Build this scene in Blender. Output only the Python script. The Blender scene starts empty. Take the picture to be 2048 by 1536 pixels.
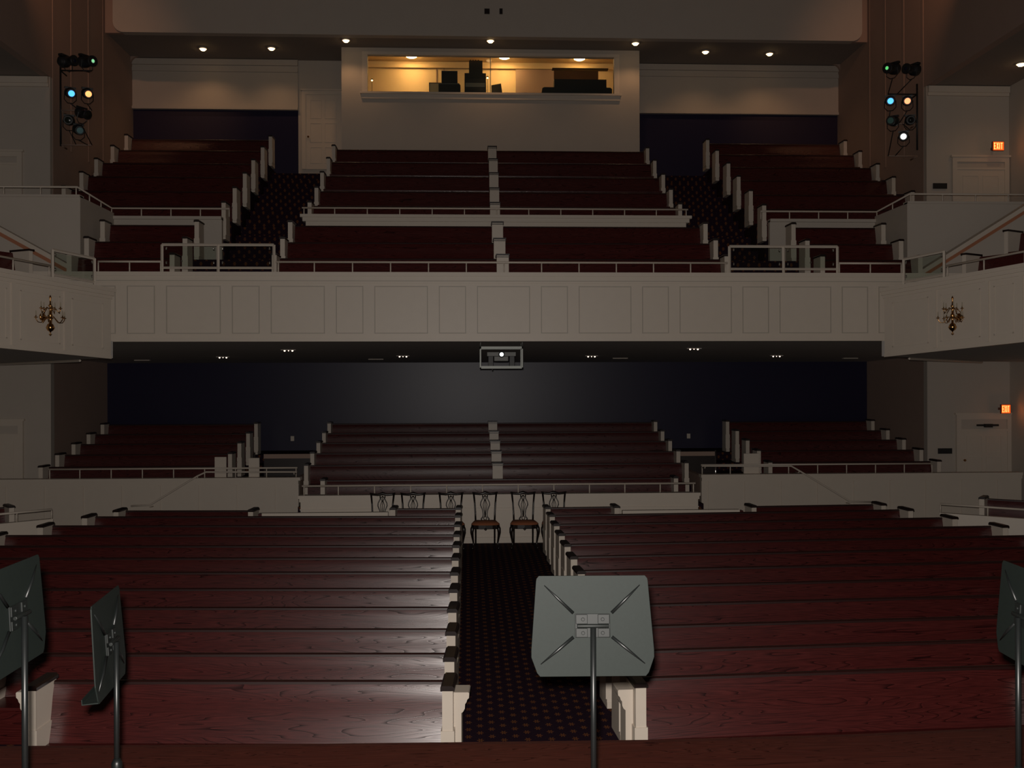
import bpy, math, random
from mathutils import Vector, Matrix
random.seed(7)
PI = math.pi
scn = bpy.context.scene
col = scn.collection

# ------------------------------------------------------------------ camera, world, flash, exposure
F = 2000.0; TH = math.atan(89/2000.0); RO = -0.003; EYE = 3.5
cam = bpy.data.cameras.new('camera'); cam.sensor_width = 36.0; cam.lens = F/2048*36.0
cam.clip_start = 0.05; cam.clip_end = 200
camo = bpy.data.objects.new('camera', cam); col.objects.link(camo)
camo.matrix_world = Matrix.Translation((0, 0, EYE)) @ Matrix.Rotation(-TH, 4, 'Z') @ Matrix.Rotation(PI/2, 4, 'X') @ Matrix.Rotation(RO, 4, 'Z')
scn.camera = camo
scn.view_settings.view_transform = 'Standard'; scn.view_settings.look = 'None'
scn.view_settings.exposure = 0.0; scn.view_settings.gamma = 1.0; scn.view_settings.use_curve_mapping = False
w = bpy.data.worlds.new('world'); scn.world = w; w.use_nodes = True
w.node_tree.nodes['Background'].inputs[0].default_value = (1.0, 0.76, 0.62, 1)
w.node_tree.nodes['Background'].inputs[1].default_value = 0.015

def lamp(name, kind, loc, energy, color=(1, 1, 1), size=0.05, aim=None, angle=None, blend=0.5):
    l = bpy.data.lights.new(name, kind); l.energy = energy; l.color = color
    if kind in ('POINT', 'SPOT'): l.shadow_soft_size = size
    if kind == 'SPOT': l.spot_size = angle; l.spot_blend = blend
    o = bpy.data.objects.new(name, l); col.objects.link(o); o.location = loc
    if aim is not None:
        o.rotation_euler = (Vector(aim) - Vector(loc)).to_track_quat('-Z', 'Y').to_euler()
    return o
lamp('camera_flash', 'SPOT', (-0.03, -0.02, EYE+0.08), 2600, (1.0, 0.93, 0.865), 0.03, (0.9, 20, EYE-0.3), math.radians(110), 0.7)

# ------------------------------------------------------------------ helpers
def ray(px, py):
    u = (px-1024)/F; v = -(py-768)/F
    c, s = math.cos(RO), math.sin(RO)
    u2 = u*c - v*s; v2 = v*c + u*s
    return Vector((u2*math.cos(TH)+math.sin(TH), -u2*math.sin(TH)+math.cos(TH), v2))
def at(px, py, Y):
    d = ray(px, py); k = Y/d.y
    return Vector((d.x*k, Y, EYE + d.z*k))
def at_z(px, py, z):
    d = ray(px, py); k = (z-EYE)/d.z
    return Vector((d.x*k, d.y*k, z))
def on_line(px, py, A, B):
    """where the sight line meets the vertical plane through A and B: (distance from A along AB, point)"""
    d = ray(px, py); A = Vector(A[:2]); B = Vector(B[:2]); e = (B-A).normalized(); n = Vector((-e.y, e.x))
    k = A.dot(n)/(d.x*n.x+d.y*n.y)
    p = Vector((d.x*k, d.y*k, EYE+d.z*k))
    return (Vector((p.x, p.y))-A).dot(e), p

class MB:
    def __init__(s, M=None): s.v = []; s.f = []; s.sm = []; s.M = M
    def add(s, vs, fs, smooth=False):
        b = len(s.v)
        for v in vs:
            v = Vector(v)
            s.v.append(s.M @ v if s.M is not None else v)
        for f in fs: s.f.append([b+i for i in f]); s.sm.append(smooth)
        return s
    def box(s, x0, x1, y0, y1, z0, z1):
        s.add([(x0,y0,z0),(x1,y0,z0),(x1,y1,z0),(x0,y1,z0),(x0,y0,z1),(x1,y0,z1),(x1,y1,z1),(x0,y1,z1)],
              [(3,2,1,0),(4,5,6,7),(0,1,5,4),(1,2,6,5),(2,3,7,6),(3,0,4,7)]); return s
    def prism(s, poly, axis, a, b, smooth=False):
        n = len(poly); vs = []
        for c in (a, b):
            for p, q in poly:
                vs.append({'x': (c,p,q), 'y': (p,c,q), 'z': (p,q,c)}[axis])
        fs = [(i, (i+1) % n, n+(i+1) % n, n+i) for i in range(n)]
        s.add(vs, fs, smooth)
        s.add(vs, [tuple(range(n))[::-1], tuple(range(n, 2*n))]); return s
    def tube(s, pts, r, seg=8, caps=True):
        pts = [Vector(p) for p in pts]; n = len(pts)
        rs = r if isinstance(r, (list, tuple)) else [r]*n
        vs = []; up = None
        for i, p in enumerate(pts):
            t = (pts[min(i+1, n-1)]-pts[max(i-1, 0)]).normalized()
            if up is None: up = Vector((0,0,1)) if abs(t.z) < 0.9 else Vector((1,0,0))
            a = t.cross(up)
            if a.length < 1e-4: a = t.cross(Vector((0,1,0)))
            a.normalize(); bq = a.cross(t).normalized(); up = bq
            for k in range(seg):
                an = 2*PI*k/seg
                vs.append(p + rs[i]*(math.cos(an)*a + math.sin(an)*bq))
        fs = [(i*seg+k, i*seg+(k+1) % seg, (i+1)*seg+(k+1) % seg, (i+1)*seg+k) for i in range(n-1) for k in range(seg)]
        s.add(vs, fs, seg > 5)
        if caps:
            s.add(vs[:seg], [tuple(range(seg))]); s.add(vs[-seg:], [tuple(range(seg))[::-1]])
        return s
    def lathe(s, prof, c=(0,0,0), seg=16, axis='z', smooth=True):
        """prof: (radius, height) pairs turned about an axis through c"""
        vs = []; n = len(prof)
        for r, h in prof:
            for k in range(seg):
                a = 2*PI*k/seg; x, y = r*math.cos(a), r*math.sin(a)
                q = {'z': (x,y,h), 'y': (x,h,y), 'x': (h,x,y)}[axis]
                vs.append((c[0]+q[0], c[1]+q[1], c[2]+q[2]))
        fs = [(i*seg+k, i*seg+(k+1) % seg, (i+1)*seg+(k+1) % seg, (i+1)*seg+k) for i in range(n-1) for k in range(seg)]
        s.add(vs, fs, smooth)
        if prof[0][0] > 1e-5: s.add(vs[:seg], [tuple(range(seg))[::-1]])
        if prof[-1][0] > 1e-5: s.add(vs[-seg:], [tuple(range(seg))])
        return s
    def ball(s, c, r, seg=16, sz=1.0):
        m = 8
        return s.lathe([(max(1e-6, r*math.sin(PI*i/m)), -r*sz*math.cos(PI*i/m)) for i in range(m+1)], c, seg)
    def mesh(s, name, mat, origin=(0,0,0)):
        o = Vector(origin)
        me = bpy.data.meshes.new(name)
        me.from_pydata([tuple(v-o) for v in s.v], [], s.f)
        me.polygons.foreach_set('use_smooth', s.sm)
        if isinstance(mat, (list, tuple)):
            for m in mat: me.materials.append(m)
        else: me.materials.append(mat)
        import bmesh
        bm = bmesh.new(); bm.from_mesh(me); bmesh.ops.remove_doubles(bm, verts=bm.verts, dist=1e-6)
        bmesh.ops.recalc_face_normals(bm, faces=bm.faces); bm.to_mesh(me); bm.free()
        return me
    def build(s, name, mat, parent=None, origin=None, bevel=0):
        org = origin if origin is not None else ((0,0,0) if parent is None or not s_world.get(base(parent).name) else base(parent).location)
        o = bpy.data.objects.new(name, s.mesh(name, mat, org)); col.objects.link(o)
        if parent is not None: o.parent = parent
        elif origin is not None: o.location = origin
        if bevel:
            b = o.modifiers.new('bevel', 'BEVEL'); b.width = bevel; b.segments = 2; b.limit_method = 'ANGLE'
        return o
def base(o):
    while o.parent: o = o.parent
    return o
s_world = {}     # things whose parts are written in world coordinates
def tag(o, label, cat, group=None, kind=None):
    if label: o['label'] = label
    if cat: o['category'] = cat
    if group: o['group'] = group
    if kind: o['kind'] = kind
    return o
def thing(name, label, cat, loc, group=None, world=True, rotz=0):
    o = bpy.data.objects.new(name, None); col.objects.link(o); o.location = loc; o.rotation_euler = (0, 0, rotz)
    o.empty_display_size = 0.1
    if world: s_world[o.name] = True
    return tag(o, label, cat, group)
def struct(name, mb, mat, label=None, parent=None, bevel=0):
    o = mb.build(name, mat, parent, bevel=bevel)
    if parent is None:
        o['kind'] = 'structure'
        if label: o['label'] = label
    return o

# ------------------------------------------------------------------ materials
def new_mat(name):
    m = bpy.data.materials.new(name); m.use_nodes = True
    nt = m.node_tree; b = nt.nodes['Principled BSDF']
    return m, nt, b
def N(nt, t, **kw):
    n = nt.nodes.new(t)
    for k, v in kw.items(): setattr(n, k, v)
    return n
def plain(name, c, rough=0.5, metal=0.0, spec=0.5, mottled=0.08, scale=6.0, coat=0):
    m, nt, b = new_mat(name)
    tc = N(nt, 'ShaderNodeTexCoord'); no = N(nt, 'ShaderNodeTexNoise'); no.inputs['Scale'].default_value = scale; no.inputs['Detail'].default_value = 4
    nt.links.new(tc.outputs['Object'], no.inputs['Vector'])
    mx = N(nt, 'ShaderNodeMix', data_type='RGBA')
    mx.inputs[6].default_value = (*[x*(1-mottled) for x in c], 1); mx.inputs[7].default_value = (*[min(1, x*(1+mottled)) for x in c], 1)
    nt.links.new(no.outputs['Fac'], mx.inputs[0]); nt.links.new(mx.outputs[2], b.inputs['Base Color'])
    b.inputs['Roughness'].default_value = rough; b.inputs['Metallic'].default_value = metal
    b.inputs['Specular IOR Level'].default_value = spec; b.inputs['Coat Weight'].default_value = coat
    return m
def glow(name, c, strength):
    m, nt, b = new_mat(name)
    b.inputs['Base Color'].default_value = (*c, 1); b.inputs['Emission Color'].default_value = (*c, 1); b.inputs['Emission Strength'].default_value = strength
    return m
def wood(name, dark, mid, light, rough=0.34, spec=0.5, scale=1.0, coat=0.0, axis='X'):
    m, nt, b = new_mat(name); L = nt.links.new
    tc = N(nt, 'ShaderNodeTexCoord'); oi = N(nt, 'ShaderNodeObjectInfo')
    ml = N(nt, 'ShaderNodeVectorMath', operation='SCALE'); L(oi.outputs['Random'], ml.inputs['Scale']); ml.inputs[0].default_value = (13.0, 7.0, 5.0)
    ad = N(nt, 'ShaderNodeVectorMath', operation='ADD'); L(tc.outputs['Object'], ad.inputs[0]); L(ml.outputs[0], ad.inputs[1])
    mp = N(nt, 'ShaderNodeMapping')
    mp.inputs['Scale'].default_value = (0.22*scale, 3.4*scale, 3.4*scale) if axis == 'X' else (3.4*scale, 0.22*scale, 3.4*scale)
    L(ad.outputs[0], mp.inputs['Vector'])
    # growth rings: contour lines of a slow, stretched noise give cathedral figure
    n1 = N(nt, 'ShaderNodeTexNoise'); n1.inputs['Scale'].default_value = 1.15; n1.inputs['Detail'].default_value = 2.2; n1.inputs['Roughness'].default_value = 0.45
    L(mp.outputs[0], n1.inputs['Vector'])
    m1 = N(nt, 'ShaderNodeMath', operation='MULTIPLY'); m1.inputs[1].default_value = 36.0; L(n1.outputs['Fac'], m1.inputs[0])
    fr = N(nt, 'ShaderNodeMath', operation='FRACT'); L(m1.outputs[0], fr.inputs[0])
    r1 = N(nt, 'ShaderNodeValToRGB'); e = r1.color_ramp.elements
    e[0].position = 0.02; e[0].color = (0.24,0.24,0.24,1); e[1].position = 1.0; e[1].color = (0.9,0.9,0.9,1)
    k = r1.color_ramp.elements.new(0.26); k.color = (0.85,0.85,0.85,1)
    k = r1.color_ramp.elements.new(0.85); k.color = (0.6,0.6,0.6,1)
    L(fr.outputs[0], r1.inputs[0])
    mp2 = N(nt, 'ShaderNodeMapping'); mp2.inputs['Scale'].default_value = (5, 120, 120) if axis == 'X' else (120, 5, 120)
    L(ad.outputs[0], mp2.inputs['Vector'])
    n2 = N(nt, 'ShaderNodeTexNoise'); n2.inputs['Scale'].default_value = 1.0; n2.inputs['Detail'].default_value = 3; L(mp2.outputs[0], n2.inputs['Vector'])
    mu = N(nt, 'ShaderNodeMath', operation='MULTIPLY'); L(r1.outputs[0], mu.inputs[0]); L(n2.outputs['Fac'], mu.inputs[1])
    r2 = N(nt, 'ShaderNodeValToRGB'); e = r2.color_ramp.elements
    e[0].position = 0.08; e[0].color = (*dark, 1); e[1].position = 0.62; e[1].color = (*light, 1)
    k = r2.color_ramp.elements.new(0.30); k.color = (*mid, 1)
    L(mu.outputs[0], r2.inputs[0]); L(r2.outputs[0], b.inputs['Base Color'])
    rr = N(nt, 'ShaderNodeMapRange'); rr.inputs[3].default_value = rough+0.12; rr.inputs[4].default_value = rough; L(r1.outputs[0], rr.inputs[0]); L(rr.outputs[0], b.inputs['Roughness'])
    ss = N(nt, 'ShaderNodeMath', operation='MULTIPLY'); ss.inputs[1].default_value = spec*1.35; L(r1.outputs[0], ss.inputs[0]); L(ss.outputs[0], b.inputs['Specular IOR Level'])
    bp = N(nt, 'ShaderNodeBump'); bp.inputs['Strength'].default_value = 0.12; bp.inputs['Distance'].default_value = 0.002
    L(mu.outputs[0], bp.inputs['Height']); L(bp.outputs[0], b.inputs['Normal'])
    return m
def carpet_mat():
    m, nt, b = new_mat('patterned_carpet'); L = nt.links.new
    tc = N(nt, 'ShaderNodeTexCoord'); sp = N(nt, 'ShaderNodeSeparateXYZ'); L(tc.outputs['Object'], sp.inputs[0])
    def math_(op, a, bb=None):
        n = N(nt, 'ShaderNodeMath', operation=op)
        for i, x in enumerate((a, bb)):
            if x is None: continue
            if isinstance(x, (int, float)): n.inputs[i].default_value = x
            else: L(x, n.inputs[i])
        return n.outputs[0]
    P = 0.235; Q = 0.10
    y = math_('DIVIDE', math_('ADD', sp.outputs['Y'], sp.outputs['Z']), Q)
    row = math_('FLOOR', y); fy = math_('SUBTRACT', math_('SUBTRACT', y, row), 0.5)
    odd = math_('MULTIPLY', math_('MODULO', math_('ABSOLUTE', row), 2.0), 0.5)
    x = math_('ADD', math_('DIVIDE', sp.outputs['X'], P), odd)
    fx = math_('SUBTRACT', math_('FRACT', x), 0.5)
    fx = math_('MULTIPLY', fx, P); fy = math_('MULTIPLY', fy, Q*0.72)
    r = math_('SQRT', math_('ADD', math_('MULTIPLY', fx, fx), math_('MULTIPLY', fy, fy)))
    an = math_('ARCTAN2', fy, fx)
    petal = math_('MULTIPLY', math_('ADD', math_('COSINE', math_('MULTIPLY', an, 6.0)), 1.9), 0.0125)
    inside = math_('LESS_THAN', r, petal)
    eye = math_('LESS_THAN', r, 0.007)
    no = N(nt, 'ShaderNodeTexNoise'); no.inputs['Scale'].default_value = 90; no.inputs['Detail'].default_value = 3; L(tc.outputs['Object'], no.inputs['Vector'])
    g = N(nt, 'ShaderNodeMix', data_type='RGBA'); g.inputs[6].default_value = (0.008,0.004,0.011,1); g.inputs[7].default_value = (0.030,0.012,0.022,1); L(no.outputs['Fac'], g.inputs[0])
    h = N(nt, 'ShaderNodeMix', data_type='RGBA'); L(inside, h.inputs[0]); L(g.outputs[2], h.inputs[6]); h.inputs[7].default_value = (0.17,0.062,0.022,1)
    k = N(nt, 'ShaderNodeMix', data_type='RGBA'); L(eye, k.inputs[0]); L(h.outputs[2], k.inputs[6]); k.inputs[7].default_value = (0.03,0.012,0.012,1)
    L(k.outputs[2], b.inputs['Base Color']); b.inputs['Roughness'].default_value = 0.95; b.inputs['Specular IOR Level'].default_value = 0.1
    return m
WHITE = plain('cream_painted_trim', (0.62, 0.54, 0.455), 0.45, mottled=0.03)
WALL = plain('cream_painted_wall', (0.50, 0.44, 0.38), 0.7, mottled=0.04, scale=2)
TAUPE = plain('taupe_side_wall', (0.36, 0.25, 0.20), 0.8, mottled=0.05, scale=2)
CEIL = plain('ceiling_paint', (0.26, 0.22, 0.19), 0.85, mottled=0.03, scale=2)
SOFFIT = plain('grey_soffit', (0.62, 0.58, 0.54), 0.85, mottled=0.05)
BLUE = plain('navy_wall_covering', (0.016, 0.013, 0.040), 0.36, mottled=0.12, scale=30, spec=0.35)
PEW = wood('mahogany_oak', (0.010,0.0018,0.002), (0.056,0.0078,0.0072), (0.092,0.0140,0.0125), rough=0.25, spec=0.8)
CAP = plain('dark_mahogany', (0.012, 0.004, 0.003), 0.4, mottled=0.3, scale=20)
RAILW = plain('mahogany_rail', (0.022, 0.005, 0.004), 0.42, mottled=0.25, scale=12)
STAGE = wood('red_brown_stage_boards', (0.012,0.002,0.0015), (0.056,0.008,0.004), (0.090,0.014,0.007), rough=0.5, scale=1.3)
CARPET = carpet_mat()
BLACKM = plain('black_painted_steel', (0.006, 0.007, 0.007), 0.38, metal=0.0, spec=0.35, mottled=0.15, scale=40)
DESKM = plain('powder_coated_black_desk', (0.0085, 0.0120, 0.0105), 0.6, spec=0.18, mottled=0.12, scale=60)
BLACK = plain('black_plastic', (0.012, 0.012, 0.013), 0.5, mottled=0.2)
GREY = plain('grey_plastic', (0.16, 0.16, 0.15), 0.5)
ALU = plain('aluminium', (0.24, 0.25, 0.235), 0.5, metal=0.6)
CHROME = plain('chrome', (0.85, 0.85, 0.83), 0.12, metal=1.0, mottled=0.01)
BRASS = plain('polished_brass', (0.50, 0.27, 0.10), 0.22, metal=1.0, mottled=0.05)
CANDLE = plain('ivory_candle_sleeve', (0.42, 0.36, 0.26), 0.5)
CHAIRW = plain('ebonised_wood', (0.010, 0.006, 0.005), 0.3, mottled=0.2)
SEATF = plain('rust_seat_fabric', (0.26, 0.085, 0.035), 0.9, mottled=0.15, scale=40)
BOOTHW = plain('booth_interior_paint', (0.70, 0.55, 0.33), 0.75, mottled=0.04)
WARM = glow('warm_lamp_disc', (1.0, 0.66, 0.30), 9.0)
GLINT = glow('flash_glint_bulb', (1.0, 0.78, 0.62), 2.2)  # flash glints on unlit bulbs, put in as a faint glow
m, nt, b = new_mat('clear_glass'); GLASS = m
nt.nodes.remove(b); out = nt.nodes['Material Output']
tb = N(nt, 'ShaderNodeBsdfTransparent'); tb.inputs[0].default_value = (0.90, 0.93, 0.91, 1)
gb = N(nt, 'ShaderNodeBsdfGlossy'); gb.inputs['Roughness'].default_value = 0.03
fz = N(nt, 'ShaderNodeFresnel'); fz.inputs[0].default_value = 1.35
ms = N(nt, 'ShaderNodeMixShader'); nt.links.new(fz.outputs[0], ms.inputs[0]); nt.links.new(tb.outputs[0], ms.inputs[1]); nt.links.new(gb.outputs[0], ms.inputs[2]); nt.links.new(ms.outputs[0], out.inputs[0])

MOULD_SHADE = plain('moulding_shade_lines', (0.44, 0.39, 0.33), 0.5, mottled=0.03)  # darker than the front: shadow lines along the mouldings painted in
C = 0.73
# ------------------------------------------------------------------ the shell of the hall
HXL, HXR = -10.33, 11.85          # inner side walls of the rear part
OXL, OXR = -12.57, 14.03          # outer walls of the side bays
SB = 11.16                        # height of the side bay ceilings
def zf(Y): return -0.03 + 0.0275*(min(Y, 18.6)-9.2)
struct('floor', MB().add([(OXL-.2,6.3,zf(6.3)),(OXR+.2,6.3,zf(6.3)),(OXR+.2,18.6,zf(18.6)),(OXL-.2,18.6,zf(18.6)),(OXR+.2,26,zf(20.4)),(OXL-.2,26,zf(20.4)),
                          (OXL-.2,6.3,-.4),(OXR+.2,6.3,-.4),(OXR+.2,26,-.4),(OXL-.2,26,-.4)],
                         [(0,1,2,3),(3,2,4,5),(0,6,7,1),(5,4,8,9),(0,3,5,9,6),(1,7,8,4,2),(6,9,8,7)]), CARPET, 'dark carpet with small rust flowers rising gently toward the chairs')
fe = [at_z(px, py, 1.15) for px, py in ((-150, 1492), (200, 1489), (500, 1487), (900, 1483), (1300, 1478), (1700, 1467), (2150, 1447))]
fe = [Vector((OXL, fe[0].y-.1, 1.15))] + fe + [Vector((OXR, fe[-1].y+.4, 1.15))]
sf = MB().prism([(p.x, p.y-.06) for p in fe] + [(OXR, -3.0), (OXL, -3.0)], 'z', 1.10, 1.15)
struct('floor_stage', sf, STAGE, 'dark red wooden stage floor at the near edge')
nz = MB()
for p, q in zip(fe[:-1], fe[1:]): nz.add([(p.x, p.y-.06, 1.09), (q.x, q.y-.06, 1.09), (q.x, q.y, 1.09), (p.x, p.y, 1.09), (p.x, p.y-.06, 1.15), (q.x, q.y-.06, 1.15), (q.x, q.y, 1.145), (p.x, p.y, 1.145)], [(3,2,1,0),(4,5,6,7),(0,1,5,4),(1,2,6,5),(2,3,7,6),(3,0,4,7)])
struct('trim_1', nz, STAGE, 'wooden nosing along the stage edge')
struct('wall_stage_front', MB().box(OXL, OXR, 6.30, 6.36, -0.1, 1.10), WHITE)
struct('ceiling', MB().box(OXL, OXR, 0, 29.2, 16.0, 16.2), CEIL)
for side, X, s in (('left', HXL, -1), ('right', HXR, 1)):
    a, b2 = sorted((X, X+s*0.2))
    struct('wall_%s' % side, MB().box(a, b2, 25.5, 33.2, 0.0, 16.0).box(a, b2, 0, 25.5, SB, 16.0), TAUPE, 'taupe side wall')
    O = OXL if s < 0 else OXR
    a, b2 = sorted((O, O+s*0.2))
    struct('wall_outer_%s' % side, MB().box(a, b2, 0, 25.5, -0.2, SB+.2), WALL)
    a, b2 = sorted((X, O))
    bay = MB().box(a, b2, 25.3, 25.5, 0.0, SB-.001)
    struct('wall_bay_%s' % side, bay, WALL, 'cream wall with a door beside the rear seats')
    a2, b3 = sorted((X+s*.2, O))
    struct('ceiling_bay_%s' % side, MB().box(a2, b3, 0, 25.3, SB, SB+.15), CEIL)
    # crown moulding on the bay wall and corner trim
    tr = MB().box(a+.02, b2-.02, 25.2, 25.3, SB-.18, SB-.02).box(a+.02, b2-.02, 25.24, 25.3, SB-.26, SB-.18)
    struct('trim_bay_%s' % side, tr, WHITE)
    # shallow recessed bay of the upper side wall: thin pilaster strips
    st = MB()
    for yy in (25.45, 26.6, 27.8, 28.9):
        x0, x1 = (X, X+0.012) if s < 0 else (X-0.012, X)
        st.box(x0, x1, yy, yy+0.10, 9.6 if yy > 26 else 7.6, 15.9)
    struct('trim_wall_%s' % side, st, TAUPE)
# back walls
struct('wall_back_lower', MB().box(HXL, HXR, 29.2, 29.4, 0, 4.3), BLUE, 'navy back wall under the balcony')
bw = MB().box(HXL, -5.25, 31.5, 31.7, 8.0, 12.05).box(5.25, HXR, 31.5, 31.7, 8.0, 12.05)
struct('wall_back_upper', bw, BLUE, 'navy wall behind the top balcony pews')
fr = MB()
for x0, x1 in ((HXL, -5.25), (5.25, HXR)):
    fr.box(x0, x1, 31.42, 31.7, 12.05, 13.62)
    fr.box(x0, x1, 31.36, 31.42, 13.42, 13.60); fr.box(x0, x1, 31.38, 31.42, 13.22, 13.34); fr.box(x0, x1, 31.37, 31.42, 12.05, 12.13)
fr.box(-5.25, -3.7, 31.48, 31.7, 8.0, 13.62)
struct('wall_back_frieze', fr, WALL, 'cream frieze over the navy wall')
for i, (sx, X) in enumerate(((1, HXL), (-1, HXR))):        # rounded upper corners of the frieze recess
    R = 0.22; poly = [(X, 13.62), (X+sx*R, 13.62)] + [(X+sx*(R-R*math.sin(t)), 13.62-R+R*math.cos(t)) for t in [k*PI/16 for k in range(1, 8)]] + [(X, 13.62-R)]
    struct('trim_%d' % (2+i), MB().prism(poly, 'y', 31.25, 31.36), TAUPE)
# bulkhead over the rear seats, its lower corners rounded
R = 0.30; x0, x1 = -10.08, 11.66
poly = [(x0, 16.0), (x0, 13.58+R)] + [(x0+R-R*math.cos(t), 13.58+R-R*math.sin(t)) for t in [k*PI/14 for k in range(1, 7)]] + [(x0+R, 13.58), (x1-R, 13.58)] + \
       [(x1-R+R*math.sin(t), 13.58+R-R*math.cos(t)) for t in [k*PI/14 for k in range(1, 7)]] + [(x1, 13.58+R), (x1, 16.0)]
struct('wall_bulkhead', MB().prism(poly, 'y', 29.0, 29.25), WALL, 'cream bulkhead with rounded lower corners above the balcony')
struct('wall_bulkhead_return', MB().box(HXL, -9.75, 29.1, 29.245, 13.585, 15.99).box(11.33, HXR, 29.1, 29.245, 13.585, 15.99), TAUPE)
struct('ceiling_rear', MB().box(HXL, HXR, 29.25, 30.3, 13.62, 13.8).box(HXL, -3.7, 30.3, 31.7, 13.62, 13.8).box(5.2, HXR, 30.3, 31.7, 13.62, 13.8), CEIL, 'ceiling with downlights over the last balcony rows')
for x, y, wd, hh, nm, lb in ((974, 23, .15, .15, 'wall_plate', 'small dark square plate on the cream bulkhead'), (1002, 23, .09, .16, 'wall_plate', 'small narrow dark plate on the cream bulkhead, beside the square one')):
    p = at(x, y, 29.0); tag(MB().box(p.x-wd/2, p.x+wd/2, 28.97, 29.0, p.z-hh/2, p.z+hh/2).build(nm, CAP), lb, 'wall plate')

# ------------------------------------------------------------------ balcony structure
def frame4(mb, x0, x1, z0, z1, y, w=0.02, p=0.012):
    mb.box(x0, x1, y-p, y, z1-w, z1); mb.box(x0, x1, y-p, y, z0, z0+w); mb.box(x0, x0+w, y-p, y, z0+w, z1-w); mb.box(x1-w, x1, y-p, y, z0+w, z1-w)
fy = 19.2
fm = MB().box(-8.6, 10.2, fy, fy+.16, 4.32, 5.60)
fm.box(-8.6, 10.2, fy-.07, fy+.20, 5.56, 5.64).box(-8.6, 10.2, fy-.045, fy, 5.47, 5.56).box(-8.6, 10.2, fy-.02, fy, 5.43, 5.47).box(-8.6, 10.2, fy-.03, fy, 4.32, 4.40)
x = at(954, 600, fy).x; 
cells = []; xx = x
wide, nar, gap = 1.02, 0.52, 0.21
k = 0
while xx < 9.5:
    wv = wide if k % 2 == 0 else nar
    cells.append((xx, xx+wv)); xx += wv+gap; k += 1
xx = x; k = 0
while xx > -8:
    wv = nar if k % 2 == 0 else wide
    xx -= gap+wv; cells.append((xx, xx+wv)); k += 1
bfo = struct('wall_balcony_front', fm, WHITE, 'long cream panelled balcony front')
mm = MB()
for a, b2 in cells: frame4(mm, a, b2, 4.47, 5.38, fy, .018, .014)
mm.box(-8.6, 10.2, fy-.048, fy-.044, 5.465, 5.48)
mm.build('panel_moulding', MOULD_SHADE, bfo)
struct('ceiling_under_balcony', MB().prism([(19.25,4.33),(29.3,4.13),(29.3,4.25),(19.25,4.45)], 'x', OXL, OXR), SOFFIT, 'grey ceiling under the balcony')
# stepped floors
LOW = [(20.3, 6.10), (21.2, 6.55), (22.1, 7.04)]
UP = [(24.7, 7.935), (25.8, 8.505), (26.8, 9.10), (28.0, 9.74), (29.1, 10.345)]
SUP = [(23.6, 7.72), (24.7, 8.27), (25.8, 8.85), (26.8, 9.41), (28.0, 10.03), (29.1, 10.60)]
PH = 0.88
bf = MB()
ys = [r[0] for r in LOW]+[r[0] for r in UP]; zs = [r[1]-PH for r in LOW]+[r[1]-PH for r in UP]
edges = [19.36] + [y-0.62 for y in ys[1:3]] + [22.85, 24.7-.62] + [y-.62 for y in ys[4:]] + [31.5]
lev = [zs[0], zs[1], zs[2], zs[2]+.05] + zs[3:]
for i, z in enumerate(lev):
    e0, e1 = edges[i], edges[i+1]
    bf.box(-8.1 if i < 4 else -5.5, 9.7 if i < 4 else 6.9, e0, e1, 4.55 if i < 4 else 6.0, z)
    if i >= 3:                                              # half steps in the two aisles
        nxt = lev[min(i+1, len(lev)-1)]
        for a, b2 in ((-5.5, -3.9), (5.35, 6.9)): bf.box(a, b2, (e0+e1)/2, e1, z, (z+nxt)/2 if i < len(lev)-1 else z)
struct('floor_balcony', bf, CARPET, 'stepped carpeted balcony floor')
sfm = MB()
for s, (xa, xb) in ((-1, (HXL, -5.6)), (1, (7.05, HXR))):
    eds = [23.42] + [y-.62 for y, z in SUP[1:]] + [31.5]
    for i, (y, z) in enumerate(SUP): sfm.box(xa, xb, eds[i], eds[i+1], 6.0, z-PH)
struct('floor_balcony_side', sfm, CARPET, 'stepped carpeted floor under the side balcony pews')
# centre cross wall
cw = MB().box(-3.72, 5.14, 23.28, 23.42, 6.1, 7.36).box(-3.84, 5.26, 23.2, 23.5, 7.36, 7.43).box(-3.79, 5.21, 23.24, 23.46, 7.27, 7.36).box(-3.76, 5.18, 23.26, 23.28, 6.98, 7.02)
struct('wall_cross_aisle', cw, WHITE, 'low cream wall crossing the balcony centre')
# side galleries: wall round the raised corner seats
for side, s, xi, xo, xin, Yf in (('left', -1, -7.95, OXL, -5.55, 20.95), ('right', 1, 9.5, OXR, 7.02, 21.2)):
    g = MB()
    a, b2 = sorted((xi, xin)); g.box(a, b2, 22.92, 23.04, 6.1, 7.28).box(a, b2, 22.86, 23.08, 7.24, 7.31)
    a, b2 = sorted((xi, xi+s*.15)); g.box(a, b2, Yf+.15, 22.92, 4.6, 7.38)
    struct('wall_gallery_return_%s' % side, g, WALL)
    a, b2 = sorted((xi, xo)); g = MB().box(a, b2, Yf, Yf+.15, 4.4, 7.40).box(a, b2, Yf-.03, Yf+.2, 7.37, 7.42)
    struct('wall_gallery_%s' % side, g, WALL, 'tall cream gallery wall')
    a, b2 = sorted((xi+s*.15, xo)); struct('floor_gallery_%s' % side, MB().box(a, b2, Yf+.15, 25.3, 6.6, 6.85), CARPET)
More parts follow.
